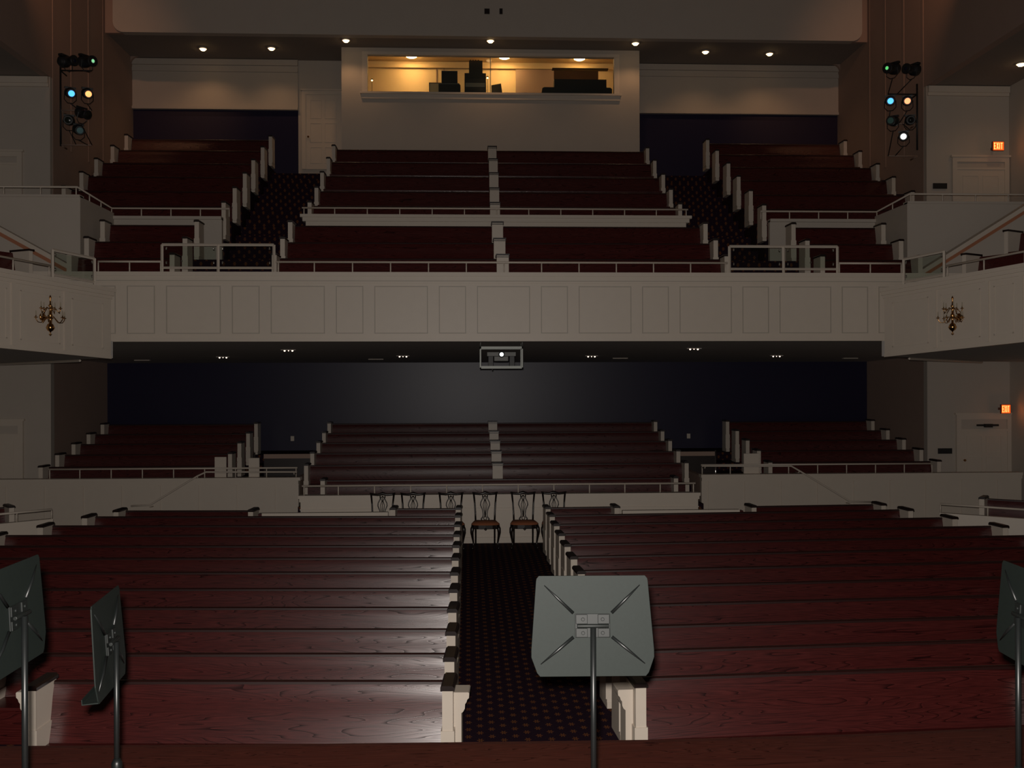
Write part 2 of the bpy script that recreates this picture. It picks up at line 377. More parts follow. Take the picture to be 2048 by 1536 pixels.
# side boxes (wings)
WING = {}
for side, s, A, B, zt, zb, sl in (('left', -1, (-6.62, 18.9), (-7.75, 16.7), 5.30, 3.99, 0.055), ('right', 1, (8.06, 19.0), (9.42, 16.5), 5.33, 4.00, 0.065)):
    A3 = Vector((*A, 0)); e = (Vector((*B, 0))-A3).normalized(); n = Vector((-e.y, e.x, 0))
    if n.x*s < 0: n = -n                                    # n points outward, away from the hall
    M = Matrix(((e.x, n.x, 0, A[0]), (e.y, n.y, 0, A[1]), (sl, 0, 1, 0), (0, 0, 0, 1)))
    Lg = 7.4; WING[side] = (A, B, zt, zb, sl, M, e, n, s)
    fb = MB(M).box(0, Lg, 0, .14, zb, zt-.04).box(-.06, Lg, -.07, .18, zt-.07, zt).box(-.04, Lg, -.05, 0, zt-.14, zt-.07).box(-.02, Lg, -.02, 0, zt-.20, zt-.14).box(0, Lg, -.02, 0, zb, zb+.06)
    pil = [131, 26] if s < 0 else [1870, 1975, 2043]
    us = [on_line(p, 620, A, B)[0] for p in pil]
    step = us[1]-us[0]; us = [u for u in us] + [us[-1]+step*(k+1) for k in range(4)]
    prev = 0.06
    for u in us:
        if u > Lg: break
        fb.box(u-.035, u+.035, -.025, 0, zb+.07, zt-.2)
        q = (prev+.12, u-.14)
        if q[1]-q[0] > .2:
            z0, z1 = zb+.17, zt-.30
            fb.box(q[0], q[1], -.01, 0, z1-.02, z1); fb.box(q[0], q[1], -.01, 0, z0, z0+.02); fb.box(q[0], q[0]+.02, -.01, 0, z0, z1); fb.box(q[1]-.02, q[1], -.01, 0, z0, z1)
        prev = u
    struct('wall_box_%s' % side, fb, WHITE, 'cream panelled front of the side box')
    Ep = A3 + e*Lg
    O = OXL if s < 0 else OXR
    q1 = (A[0]+s*.05, A[1]+.25); q2 = (A[0]+s*4.5, 23.9)
    poly = [(A[0]+n.x*.12, A[1]+n.y*.12), (Ep.x+n.x*.12, Ep.y+n.y*.12), (O, Ep.y), (O, 24.6), q2, q1]
    sl2 = lambda x, y: (Vector((x, y, 0))-A3).dot(e)*sl
    bot = [(x, y, zb+.02+max(0, sl2(x, y))) for x, y in poly]; top = [(x, y, z+.32) for x, y, z in bot]; nn = len(poly)
    slab = MB().add(bot+top, [tuple(range(nn)), tuple(range(nn, 2*nn))]+[(i, (i+1) % nn, nn+(i+1) % nn, nn+i) for i in range(nn)])
    struct('ceiling_under_box_%s' % side, slab, SOFFIT)
    t = MB(); d = (Vector((*q2, 0))-Vector((*q1, 0))).normalized(); nn2 = Vector((d.y*(-s)*-1, 0, 0))
    t.tube([Vector((q1[0], q1[1], zb))+d*1.5, Vector((q2[0], q2[1], zb))], 0.028, 4)
    struct('trim_box_%s' % side, t, WHITE)
    # stair band climbing outward behind the box: sloping capping with wall below
    x_in, x_out = (A[0]+s*.95, O)
    Ys = 20.5; g0, g1 = (at(190, 558, Ys-.1), at(0, 454, Ys-.1)) if s < 0 else (at(1807, 563, Ys-.1), at(2048, 412, Ys-.1))
    gs = (g1.z-g0.z)/(g1.x-g0.x); za = g0.z+(x_in-g0.x)*gs-.10; zb2 = g0.z+(x_out-g0.x)*gs-.10
    pw = [(x_in, 4.35), (x_out, 4.35), (x_out, zb2), (x_in, za)]
    struct('wall_stair_%s' % side, MB().prism(pw, 'y', Ys, Ys+.12), WALL)
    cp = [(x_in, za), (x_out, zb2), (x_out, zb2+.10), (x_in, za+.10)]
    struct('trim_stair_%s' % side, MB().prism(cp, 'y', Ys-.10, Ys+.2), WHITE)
    struct('trim_stair_warm_strip_%s' % side, MB().prism([(p, q-.085) for p, q in cp], 'y', Ys-.05, Ys), plain('warm_lit_strip_'+side, (0.42, 0.17, 0.09), 0.5))  # warm light on the stair band, painted as a reddish strip

# ------------------------------------------------------------------ raised rear floor (parterre)
PY = 20.6
pl, pr = at(597, 1000, PY).x, at(1400, 1000, PY).x
pc = MB().box(pl+.04, pr-.04, PY, PY+.14, zf(PY)-.05, 1.17).box(pl, pr, PY-.06, PY+.18, 1.17, 1.235).box(pl+.02, pr-.02, PY-.04, PY, 1.10, 1.17)
pc.box(pl+.03, pr-.03, PY-.02, PY, .93, .955).box(pl+.03, pr-.03, PY-.03, PY, zf(PY), zf(PY)+.12)
k = 0; xx = pl+.2
while xx < pr-.5:
    wv = .9 if k % 2 else .42
    if xx+wv < pr-.1: frame4(pc, xx, xx+wv, .42, .90, PY)
    xx += wv+.16; k += 1
struct('wall_chair_row', pc, WHITE, 'low cream panelled wall behind the six chairs')
SPY = 23.3
sl_, sr_ = at(597, 950, SPY).x, at(1403, 950, SPY).x
PTOP = 1.36
for side, xa, xb, jn in (('left', -11.6, sl_, 1), ('right', sr_, 13.2, -1)):
    g = MB().box(xa, xb, SPY, SPY+.15, .1, PTOP-.06).box(xa-.02, xb+.05 if jn > 0 else xb, SPY-.07, SPY+.2, PTOP-.07, PTOP).box(xa, xb, SPY-.04, SPY, PTOP-.15, PTOP-.07)
    k = 0; xx = xa+.15
    while xx < xb-.4:
        g.box(xx, xx+.05, SPY-.02, SPY, .2, PTOP-.17); xx += .87
    xin = xb if jn > 0 else xa
    a, b2 = sorted((xin, xin-jn*.12)); 
    struct('wall_parterre_%s' % side, g, WHITE, 'cream panelled parapet below the rear side pews')
    struct('wall_parterre_return_%s' % side, MB().box(a, b2, SPY+.15, 25.2, .1, PTOP-.04), TAUPE)
pf = MB(); PR = [(22.4, 1.44), (24.06, 1.64), (25, 1.86), (26, 2.06), (27, 2.26), (28, 2.475)]
pf.box(pl+.1, pr-.1, PY+.14, PR[0][0]+.2, .1, PR[0][1]-PH)
eds = [PR[0][0]+.2] + [y-.62 for y, z in PR[2:]] + [29.2]
for i, (y, z) in enumerate(PR[1:]):
    xa, xb = (pl-.35, pr+.55) if i == 0 else (HXL, HXR)
    pf.box(xa, xb, eds[i], eds[i+1], .1, z-PH)
pf.box(-11.5, sl_-.13, SPY+.16, 24.4, .1, PR[1][1]-PH).box(sr_+.13, 13.1, SPY+.16, 24.4, .1, PR[1][1]-PH)
struct('floor_rear', pf, CARPET, 'stepped carpeted floor under the balcony')
for i, (xa, xb) in enumerate(((at(528, 912, 25.6).x, at(628, 912, 25.6).x), (at(1353, 908, 25.6).x, at(1430, 908, 25.6).x))):
    z = at(570, 908, 25.6).z
    o = thing('aisle_barrier', 'low barrier with pale top rail across the %s rear aisle before the navy wall' % ('left', 'right')[i], 'barrier', ((xa+xb)/2, 25.6, .97), 'barriers in the rear aisles')
    MB().box(xa, xb, 25.56, 25.66, z-.11, z).build('top_rail', TAUPE, o)
    MB().box(xa, xb, 25.59, 25.63, .97, z-.11).build('panel', CAP, o)
    p = at((585, 1377)[i], (877, 872)[i], 29.2)
    tag(MB().box(p.x-.05, p.x+.05, 29.18, 29.2, p.z-.07, p.z+.07).build('wall_socket', WHITE), 'small cream socket plate on the navy wall above the %s rear aisle' % ('left', 'right')[i], 'socket', 'socket plates on the lower navy wall')

# ------------------------------------------------------------------ pews
_cache = {}
def end_mesh(H, t=0.095, pil=0, cw=.125):
    key = (round(H, 3), t)
    if key not in _cache:
        prof = [(0.02, 0), (-.41, 0), (-.41, .06), (-.40, .07), (-.39, .60), (-.39, H-.045), (0.0, H-.045)]
        mb = MB().prism(prof, 'x', -t/2, t/2)
        mb.prism([(-.40, .10), (-.07, .10), (-.07, .48), (-.40, .48)], 'x', -t/2-.012, t/2+.012)
        cp = [(-t/2-.015, H-.045), (t/2+.015, H-.045), (t/2+.015, H-.018), (t/2-.004, H), (-t/2+.004, H), (-t/2-.015, H-.018)]
        cap = MB().prism(cp, 'y', -.405, .015)
        _cache[key] = (mb.mesh('end_panel', WHITE), cap.mesh('armrest', CAP))
    return _cache[key]
def back_mesh(L, H, sz=.385):
    """leaning, slightly hollow back board with a rounded top rail; x from 0 to L, top rear edge at y = 0"""
    n = 10; s_tot = H-sz-.015; LEAN = [21, 15, 11, 10.5, 12, 14.5, 16.5, 18, 19, 19]; y, z = -.035, H-.085; front = [(y, z)]
    for i in range(n):
        a = math.radians(LEAN[i]); ds = s_tot/n
        y -= ds*math.sin(a); z -= ds*math.cos(a); front.append((y, z))
    mb = MB(); m = len(front)
    vs = [(x, p, q) for x in (0, L) for p, q in front]
    mb.add(vs, [(i, i+1, m+i+1, m+i) for i in range(m-1)], True)
    rear = [(p+.03, q) for p, q in front]
    vs = [(x, p, q) for x in (0, L) for p, q in rear]
    mb.add(vs, [(i, m+i, m+i+1, i+1) for i in range(m-1)], True)
    b = front[-1]; mb.box(0, L, b[0], b[0]+.03, b[1]-.01, b[1])
    return mb, front[-1]
def pew(label, group, xa, xb, y, ztop, zfl, rot=0.0, pivot='a', ends=(True, True), divider=None, top_name='pew', pilaster=None, sz=.385):
    px = xa if pivot == 'a' else xb
    H = ztop-zfl; L = xb-xa; off = xa-px
    o = thing(top_name, label, 'pew', (px, y, zfl), group, world=False, rotz=rot)
    t = .095; spans = []
    x0, x1 = off+(t if ends[0] else 0), off+L-(t if ends[1] else 0)
    if divider is None: spans = [(x0, x1)]
    else:
        dv = divider-px; spans = [(x0, dv-.12), (dv+.12, x1)]
        DV = MB().box(dv-.12, dv+.12, -.385, 0, 0, H-.04).build('divider', WHITE, o)
        MB().box(dv-.135, dv+.135, -.40, .012, H-.04, H-.005).box(dv-.135, dv+.135, -.40, -.385, H-.075, H-.06).build('cap_board', CAP, DV)
    for a, b2 in spans:
        mb, bot = back_mesh(b2-a, H, sz); bk = bpy.data.objects.new('backrest', mb.mesh('backrest', PEW)); col.objects.link(bk); bk.parent = o; bk.location = (a, 0, 0)
        tr_ = bpy.data.objects.new('top_rail', MB().prism([(-.050, H-.092), (-.046, H-.070), (-.034, H-.060), (-.010, H-.060), (0, H-.068), (0, H-.092)], 'x', 0, b2-a).mesh('top_rail', RAILW)); col.objects.link(tr_); tr_.parent = bk
        st = MB().prism([(-.50, sz-.035), (-.505, sz-.02), (-.495, sz+.003), (bot[0]+.02, sz), (bot[0]+.02, sz-.035)], 'x', 0, b2-a)
        st.box(0, b2-a, -.46, -.435, .02, sz-.035)
        sb = bpy.data.objects.new('seat', st.mesh('seat', PEW)); col.objects.link(sb); sb.parent = o; sb.location = (a, 0, 0)
    em, cm = end_mesh(H)
    for i, e in enumerate(ends):
        if not e: continue
        p = bpy.data.objects.new('end_panel', em); col.objects.link(p); p.parent = o; p.location = (off+t/2 if i == 0 else off+L-t/2, 0, 0)
        q = bpy.data.objects.new('armrest', cm); col.objects.link(q); q.parent = p
        if pilaster and i in pilaster:
            sg = -1 if i == 0 else 1; xq = off if i == 0 else off+L
            a, b2 = sorted((xq, xq+sg*.075)); c1, c2 = sorted((xq, xq+sg*.15)); d1, d2 = sorted((xq, xq+sg*.125)); e1, e2 = sorted((xq, xq+sg*.10))
            W_ = lambda w, z: (xq+sg*w, z)
            MB().prism([W_(0, 0), W_(.068, 0), W_(.068, .60), W_(.085, .615), W_(.098, .64), W_(.10, .68), W_(.112, .695), W_(.12, .72), W_(.135, .735), W_(.138, .775), W_(.13, .785), W_(0, .785)], 'y', -.28, -.06).build('pilaster', WHITE, o)
    return o
ORD = ['first', 'second', 'third', 'fourth', 'fifth', 'sixth', 'seventh', 'eighth', 'ninth', 'tenth', 'eleventh', 'twelfth']
capY = [9.2+.929*i for i in range(12)]
capZ = [.848, .848, .868, .90, .936, .973, 1.01, 1.04, 1.066, 1.095, 1.131, 1.157]
Lout = [-3.90, -4.75, -5.5, -6.1, -6.7, -7.2, -7.6, -7.95, -7.8, -7.40, -6.99]
Rout = [5.45, 6.3, 7.05, 7.6, 8.2, 8.7, 9.1, 9.4, 9.2, 8.77, 8.37]
XL, XR = -0.115, 1.46
ROT = math.radians(3.2)
for i in range(11):
    zt = capZ[i]; z = zf(capY[i])
    xl = at(922-1.2*i*0 if i else 905, 1000, capY[i]).x
    w_ = 'at the front by the stage' if i == 0 else ('%s row from the stage' % ORD[i])
    pew('cream-ended mahogany pew left of the centre aisle, %s' % w_, 'pews left of the centre aisle', Lout[i], XL, capY[i], zt, z, -ROT, 'b', pilaster=(0, 1) if i == 0 else None, sz=.29 if i == 0 else .385)
    pew('cream-ended mahogany pew right of the centre aisle, %s' % w_, 'pews right of the centre aisle', XR, Rout[i], capY[i], zt, z, ROT, 'a', pilaster=(0,) if i == 0 else None, sz=.29 if i == 0 else .385)
y12, z12 = capY[11], capZ[11]
pew('short last-row pew beside the centre aisle, left of the two carved chairs', 'pews left of the centre aisle', at(785, 1018, y12).x, XL, y12, z12, zf(y12), -ROT, 'b')
pew('short last-row pew beside the centre aisle, right of the two carved chairs', 'pews right of the centre aisle', XR, at(1232, 1010, y12).x, y12, z12, zf(y12), ROT, 'a')
pew('last-row pew at the far left under the parapet handrail', 'pews left of the centre aisle', at(243, 1018, y12+.25).x, at(517, 1018, y12+.1).x, y12+.1, z12-.02, zf(y12), -ROT, 'b')
pew('last-row pew at the far right under the parapet handrail', 'pews right of the centre aisle', at(1490, 1010, y12+.1).x, at(1752, 1003, y12+.3).x, y12+.1, z12-.02, zf(y12), ROT, 'a')
for (p0, p1, pyy, nm) in ((524, 776, 1026.5, 'left'), (1245, 1479, 1021, 'right')):
    a, b2 = at(p0, pyy, 19.05), at(p1, pyy, 19.05)
    o = thing('pew_screen', 'low cream screen with a ledge filling the gap in the last %s pew row' % nm, 'screen', ((a.x+b2.x)/2, 19.1, zf(19.1)), 'screens behind the pews')
    zt = a.z
    MB().box(a.x, b2.x, 19.06, 19.10, zf(19.1), zt-.06).build('panel', WHITE, o)
    MB().box(a.x, b2.x, 19.03, 19.14, zt-.07, zt).build('ledge', WHITE, o)
    # fallen-flat brown rail piece lying on the ledge end next to the pew
    q = at(540, 1022, 19.4) if nm == 'left' else at(1462, 1016, 19.4)
    MB().box(q.x-.17, q.x+.17, 19.14, 19.30, q.z-.10, q.z-.02).build('rail_piece', PEW, o)

# rear floor under the balcony
CL, CR = -3.84, 5.27
RN = ['lowest', 'second', 'third', 'fourth', 'fifth', 'sixth', 'seventh']
for i, (y, zt) in enumerate(PR):
    z = zt-PH
    if i == 0:
        pew('short pew just behind the railing over the six chairs, lowest under the balcony', 'centre pews under the balcony', at(646, 950, y).x, at(1349, 945, y).x, y, zt, z)
        continue
    pew('wide centre pew under the balcony, %s row up' % ORD[i], 'centre pews under the balcony', CL, CR, y, zt, z, divider=at(985+ (5-i)*2.3, 880, y).x)
    for s, xa, xb in (('left', -9.95, -5.73), ('right', 7.20, 11.42)):
        pew('side pew under the balcony against the %s wall, %s row up' % (s, ORD[i]), 'side pews under the balcony', xa, xb, y, zt, z)
# balcony, lower part
for i, (y, zt) in enumerate(LOW):
    z = zt-PH
    pew('balcony pew in the lower centre block, %s row behind the front railing' % ORD[i], 'lower centre balcony pews', CL-.01, CR, y, zt, z, divider=at((1004, 998, 994)[i], 480, y).x)
    for s, xa, xb in (('left', -7.82, -5.74), ('right', 7.13, 9.24)):
        pew('short balcony pew near the %s gallery wall, %s row behind the front railing' % (s, ORD[i]), 'short balcony pews by the galleries', xa, xb, y, zt, z)
for i, (y, zt) in enumerate(UP):
    pew('balcony pew in the upper centre block, %s row up from the cross wall' % ORD[i], 'upper centre balcony pews', CL, CR, y, zt, zt-PH, divider=at((989, 988, 987, 986, 984)[i], 350, y).x)
for i, (y, zt) in enumerate(SUP):
    for s, xa, xb in (('left', -9.66, -5.53), ('right', 6.93, 11.08)):
        pew('balcony pew in the upper %s block, %s row up from the railed wall' % (s, ORD[i]), 'upper side balcony pews', xa, xb, y, zt, zt-PH)

# ------------------------------------------------------------------ railings
def railing(label, pts, h, step, group='white railings', r=.022, posts=None, name='railing'):
    pts = [Vector(p) for p in pts]
    o = thing(name, label, 'railing', pts[0]-Vector((0,0,h)), group)
    MB().tube(pts, r, 6).build('top_rail', WHITE, o)
    for a, b2 in zip(pts[:-1], pts[1:]):
        L = (b2-a).length; n = max(1, int(round(L/step)))
        for k in range(n+1):
            if k == n and b2 is not pts[-1]: continue
            p = a.lerp(b2, min(.995, max(.005, k/n)))
            MB().tube([p-Vector((0,0,h)), p-Vector((0,0,.01))], .014, 6).build('post', WHITE, o)
    return o
def guard(label, a, b2, z0, z1, panes, group='framed glass guard panels'):
    """a framed glass guard between two points on the parapet top"""
    a = Vector(a); b2 = Vector(b2)
    d = b2-a; L = d.length; e = d.normalized()
    o = thing('guard_panel', label, 'guard panel', (a.x, a.y, z0), group)
    def P(u, z): return Vector((a.x+d.x*u, a.y+d.y*u, z+d.z*u))
    f = MB()
    for k in range(panes+1):
        f.tube([P(k/panes, z0), P(k/panes, z1)], .028, 4)
    f.tube([P(0, z1), P(1, z1)], .026, 4); f.tube([P(0, z0+.09), P(1, z0+.09)], .022, 4)
    f.build('frame', WHITE, o)
    for k in range(panes):
        u0, u1 = (k+.04)/panes, (k+.96)/panes
        nrm = Vector((-e.y, e.x, 0))*.004
        q = [P(u0, z0+.12), P(u1, z0+.12), P(u1, z1-.04), P(u0, z1-.04)]
        g = MB().add([x-nrm for x in q]+[x+nrm for x in q], [(0,1,2,3), (7,6,5,4), (0,4,5,1), (1,5,6,2), (2,6,7,3), (3,7,4,0)]).build('pane', GLASS, o)
        for u, z in ((u0+.02, z0+.16), (u1-.02, z0+.16), (u0+.02, z1-.10), (u1-.02, z1-.10)):
            MB().tube([P(u, z), P(u, z+.05)], .014, 6).build('clamp', CHROME, g)
    return o
ry = 19.28; rz = 5.845
X = lambda px, Y: at(px, 530, Y).x
railing('white railing on the balcony front at the left, up to the framed glass guard', [(X(196, ry), ry, rz), (X(322, ry), ry, rz)], .205, .735)
railing('long white railing on the balcony front between the two glass guards', [(X(552, ry), ry, rz), (X(1455, ry), ry, rz)], .205, .735)
railing('white railing on the balcony front at the right, beyond the framed glass guard', [(X(1678, ry), ry, rz), (X(1803, ry), ry, rz)], .205, .735)
guard('two-pane glass guard in a white frame at the left aisle of the balcony front', (X(324, ry), ry, 0), (X(548, ry), ry, 0), 5.64, 6.17, 2)
guard('two-pane glass guard in a white frame at the right aisle of the balcony front', (X(1459, ry), ry, 0), (X(1675, ry), ry, 0), 5.64, 6.17, 2)
railing('white railing on the low wall crossing the centre of the upper balcony', [(at(604, 415, 23.35).x, 23.35, 7.595), (at(1376, 415, 23.35).x, 23.35, 7.595)], .165, .745)
for s, sg, xi, Yf, xin, xo in (('left', -1, -7.95, 20.98, at(460, 418, 23.0).x, OXL), ('right', 1, 9.5, 21.23, at(1520, 420, 23.0).x, OXR)):
    railing('white railing wrapping the %s gallery wall and the side pews of the balcony' % s, [(xin, 22.98, 7.50), (xi+sg*.07, 22.98, 7.50), (xi+sg*.07, Yf, 7.585), (xo-sg*.1, Yf, 7.585)], .185, .75)
railing('white railing on the low panelled wall behind the carved chairs', [(at(603, 970, PY).x, PY+.06, 1.42), (at(1392, 965, PY).x, PY+.06, 1.42)], .185, .72)
for s in ('left', 'right'):
    Yr = SPY-.0
    if s == 'left': p0, p1 = (at(95, 937, Yr).x, at(594, 940, Yr).x)
    else: p0, p1 = (at(1403, 930, Yr).x, at(1868, 930, Yr).x)
    railing('white railing on the panelled parapet below the %s rear side pews' % s, [(p0, Yr+.05, PTOP+.215), (p1, Yr+.05, PTOP+.215)], .215, .735)
    hy = SPY-.25
    hp = ([(594, 944), (412, 944), (395, 952), (300, 1010), (262, 1012)] if s == 'left' else [(1404, 932), (1582, 932), (1598, 941), (1700, 1003), (1742, 1004)])
    o = thing('handrail', 'sloping stair handrail fixed along the %s panelled parapet' % s, 'handrail', at(*hp[2], hy), 'stair handrails on the parapets')
    MB().tube([at(a, b2, hy) for a, b2 in hp], .02, 8).build('rail', WHITE, o)
    for k in (0, 2, 3):
        p = at(*hp[k], hy) if k else at(hp[0][0]+(6 if s == 'left' else -6)*-1, hp[0][1], hy)
        MB().tube([p, p-Vector((0, 0, .05)), Vector((p.x, SPY+.01, p.z-.06))], .012, 6).build('bracket', WHITE, o)
    # wing railings and guard
    A, B, zt, zb, sl, M, e, n, sg = WING[s]
    O3 = Vector((A[0], A[1], 0)) + n*.05
    def W(u, z): return Vector((O3.x+e.x*u, O3.y+e.y*u, z+sl*u))
    u0, u1 = (on_line(193, 550, A, B)[0], on_line(109, 530, A, B)[0]) if s == 'left' else (on_line(1804, 555, A, B)[0], on_line(1885, 535, A, B)[0])
    guard('single glass guard in a white frame on the %s side box near the balcony corner' % s, W(u0, 0)+Vector((0,0,0)), W(u1, 0), zt, zt+.52, 1)
    # (guard z runs with the slope through its end points)
    railing('white railing along the top of the %s side box' % s, [W(u1+.04, zt+.21), W(7.3, zt+.21)], .20, .74)

# ------------------------------------------------------------------ carved chairs
def chair_parts(o):
    def sym(f):
        for s in (-1, 1): f(s)
    S = 1.06
    seat = MB()
    top = []
    outline = [(-.24, .19), (-.285, -.13), (-.27, -.20), (-.14, -.235), (0, -.245), (.14, -.235), (.27, -.20), (.285, -.13), (.24, .19)]
    n = len(outline)
    vs = [(x*S, y*S, .435*S) for x, y in outline] + [(x*S, y*S, .465*S) for x, y in outline] + [(x*.86*S, y*.86*S, .495*S) for x, y in outline] + [(0, 0, .51*S)]
    fs = [(i, (i+1) % n, n+(i+1) % n, n+i) for i in range(n)] + [(n+i, n+(i+1) % n, 2*n+(i+1) % n, 2*n+i) for i in range(n)] + [(2*n+i, 2*n+(i+1) % n, 3*n) for i in range(n)]
    seat.add(vs, fs, True).add(vs[:n], [tuple(range(n))]); seat.build('seat', SEATF, o)
    ap = MB(); vs = [(x*1.01*S, y*1.01*S, .375*S) for x, y in outline] + [(x*1.01*S, y*1.01*S, .445*S) for x, y in outline]
    ap.add(vs, [(i, (i+1) % n, n+(i+1) % n, n+i) for i in range(n)]).add(vs, [tuple(range(n)), tuple(range(n, 2*n))])
    ap.lathe([(.005, -.03), (.03, 0), (.005, .03)], (0, -.25*S, .375*S), 10, 'x').build('seat_rail', CHAIRW, o)
    def fl(s):
        pts = [(.245, -.20, .44), (.268, -.222, .38), (.275, -.225, .31), (.262, -.215, .22), (.245, -.205, .12), (.243, -.215, .05), (.262, -.235, .02), (.262, -.235, 0)]
        rr = [.036, .040, .034, .024, .017, .018, .030, .030]
        MB().tube([(s*x*S, y*S, z*S) for x, y, z in pts], [r*S for r in rr], 10).build('front_leg', CHAIRW, o)
        MB().tube([(s*.195*S, .205*S, .44*S), (s*.195*S, .21*S, .2*S), (s*.195*S, .235*S, 0)], [.02*S, .018*S, .017*S], 4).build('rear_leg', CHAIRW, o)
        MB().tube([(s*.195*S, .20*S, .42*S), (s*.200*S, .215*S, .60*S), (s*.212*S, .245*S, .80*S), (s*.232*S, .275*S, .985*S)], [.020*S, .018*S, .018*S, .02*S], 8).build('stile', CHAIRW, o)
    sym(fl)
    cr = MB().tube([(-.262*S, .285*S, 1.005*S), (-.20*S, .278*S, .985*S), (-.10*S, .275*S, .975*S), (0, .275*S, 1.0*S), (.10*S, .275*S, .975*S), (.20*S, .278*S, .985*S), (.262*S, .285*S, 1.005*S)], [.014*S, .024*S, .022*S, .034*S, .022*S, .024*S, .014*S], 8)
    cr.build('crest_rail', CHAIRW, o)
    sp = MB()
    def P(x, z): return (x*S, (.205+.075*(z-.45)/.53)*S, z*S)
    for s in (-1, 1):
        sp.tube([P(s*.05, .955), P(s*.045, .90), P(s*.088, .82), P(s*.094, .77), P(s*.055, .68), P(s*.040, .60), P(s*.045, .55), P(s*.078, .51), P(s*.07, .46)], [.016, .013, .012, .014, .012, .012, .014, .018, .02], 6)
        sp.tube([P(0, .955), P(s*.035, .91), P(s*.012, .86), P(s*.040, .78), P(s*.03, .70), P(s*.012, .62), P(s*.006, .56)], .009, 6)
        sp.tube([P(0, .565), P(s*.034, .52), P(0, .47)], .010, 6)
    sp.tube([P(0, .95), P(0, .57)], .008, 6); sp.box(-.085*S, .085*S, .195*S, .22*S, .44*S, .465*S)
    sp.build('splat', CHAIRW, o)
cy = 19.86
chair_px = [761, 823.5, 901, 971, 1049, 1112]
desc = ['first from the left', 'second from the left', 'third from the left, beside the aisle pew end', 'left of two fully in view at the aisle', 'right of two fully in view at the aisle', 'last on the right, half behind the pew back']
proto = None
for i, p in enumerate(chair_px):
    xx = at(p, 1040, cy).x
    if proto is None:
        proto = thing('carved_chair', '', 'chair', (xx, cy+.2, zf(cy)), 'carved dark chairs in a row against the low wall', world=False); chair_parts(proto); o = proto
    else:
        o = proto.copy(); col.objects.link(o); o.location = (xx, cy+.2, zf(cy))
        for ch in list(proto.children):
            c2 = ch.copy(); col.objects.link(c2); c2.parent = o
    o.scale.x = .93
    o['label'] = 'carved dark side chair with rust seat, ' + desc[i]

# ------------------------------------------------------------------ music stands
def stand(label, loc, rotz, h, floor=1.15, tilt=6, group=None):
    """desk centre at height h; the back of the desk faces -y before turning"""
    o = thing('music_stand', label, 'music stand', (loc[0], loc[1], floor), group, world=False, rotz=rotz)
    H = h-floor
    T = Matrix.Translation((0, 0, H)) @ Matrix.Rotation(math.radians(-tilt), 4, 'X')
    out = [(-.228, .212), (.228, .212), (.238, .200), (.240, .19), (.262, -.10), (.262, -.13), (.238, -.195), (.225, -.210), (-.225, -.210), (-.238, -.195), (-.262, -.13), (-.262, -.10), (-.240, .19), (-.238, .200)]
    d = MB(T).prism([(x, z) for x, z in out], 'y', 0, .006)
    d.prism([(0.006, -.21), (.075, -.21), (.075, -.185), (.071, -.185), (.071, -.205), (.006, -.205)], 'x', -.225, .225)
    desk = d.build('desk', DESKM, o, bevel=.0012)
    for sx in (-1, 1):
        for q0, q1 in (((.082, .055), (.205, .172)), ((.082, -.045), (.222, -.158))):
            MB(T).tube([(sx*q0[0], -.002, q0[1]), (sx*(q0[0]+q1[0])/2, -.005, (q0[1]+q1[1])/2), (sx*q1[0], 0, q1[1])], [.008, .007, .002], 6).build('rib', BLACKM, desk)
    br = MB(T)
    br.box(-.075, .075, -.006, 0, -.048, .052)
    for sx in (-1, 1):
        a, b2 = sorted((sx*.022, sx*.072))
        br.box(a, b2, -.013, -.005, .010, .050); br.box(a, b2, -.013, -.005, -.046, -.008)
        for z in (.030, -.027): br.lathe([(.008, -.020), (.008, -.012)], (sx*.042, 0, z), 10, 'y')
    br.tube([(-.068, -.022, .003), (.068, -.022, .003)], .009, 8)
    brk = br.build('bracket', plain('bracket_steel', (.007, .0085, .008), .5, spec=.25), desk, bevel=.002)
    pl2 = MB().tube([(0, -.03, .50), (0, -.03, H)], .0125, 12)
    pl2.build('upper_tube', BLACKM, o)
    lt = MB().tube([(0, -.03, .06), (0, -.03, .60)], .017, 12).lathe([(.017, .58), (.024, .59), (.024, .64), (.014, .66)], (0, -.03, 0), 12)
    lt.build('lower_tube', BLACKM, o)
    for k in range(3):
        a = PI/2+k*2*PI/3
        MB().tube([(0, -.03, .10), (.06*math.cos(a), -.03+.06*math.sin(a), .11), (.22*math.cos(a), -.03+.22*math.sin(a), .05), (.30*math.cos(a), -.03+.30*math.sin(a), .012)], [.014, .012, .010, .010], 8).build('foot', BLACKM, o)
    return o
c0 = at(1185, 1252, 4.25)
stand('black music stand standing alone before the centre aisle, ribbed back of its desk lit', (c0.x, c0.y), -TH*.6, c0.z)
g = 'music stands turned sideways'
c1 = at(219, 1284, 4.6); stand('black music stand turned edge-on over the left pews, its grey bracket showing', (c1.x, c1.y), math.radians(95.5), c1.z, tilt=4, group=g)
c2 = at(34, 1232, 4.15); stand('black music stand cut off at the left edge of the view', (c2.x, c2.y), math.radians(90), c2.z, tilt=3, group=g)
c3 = at(2050, 1235, 4.3); stand('black music stand cut off at the right edge of the view', (c3.x, c3.y), math.radians(-94), c3.z, tilt=3, group=g)

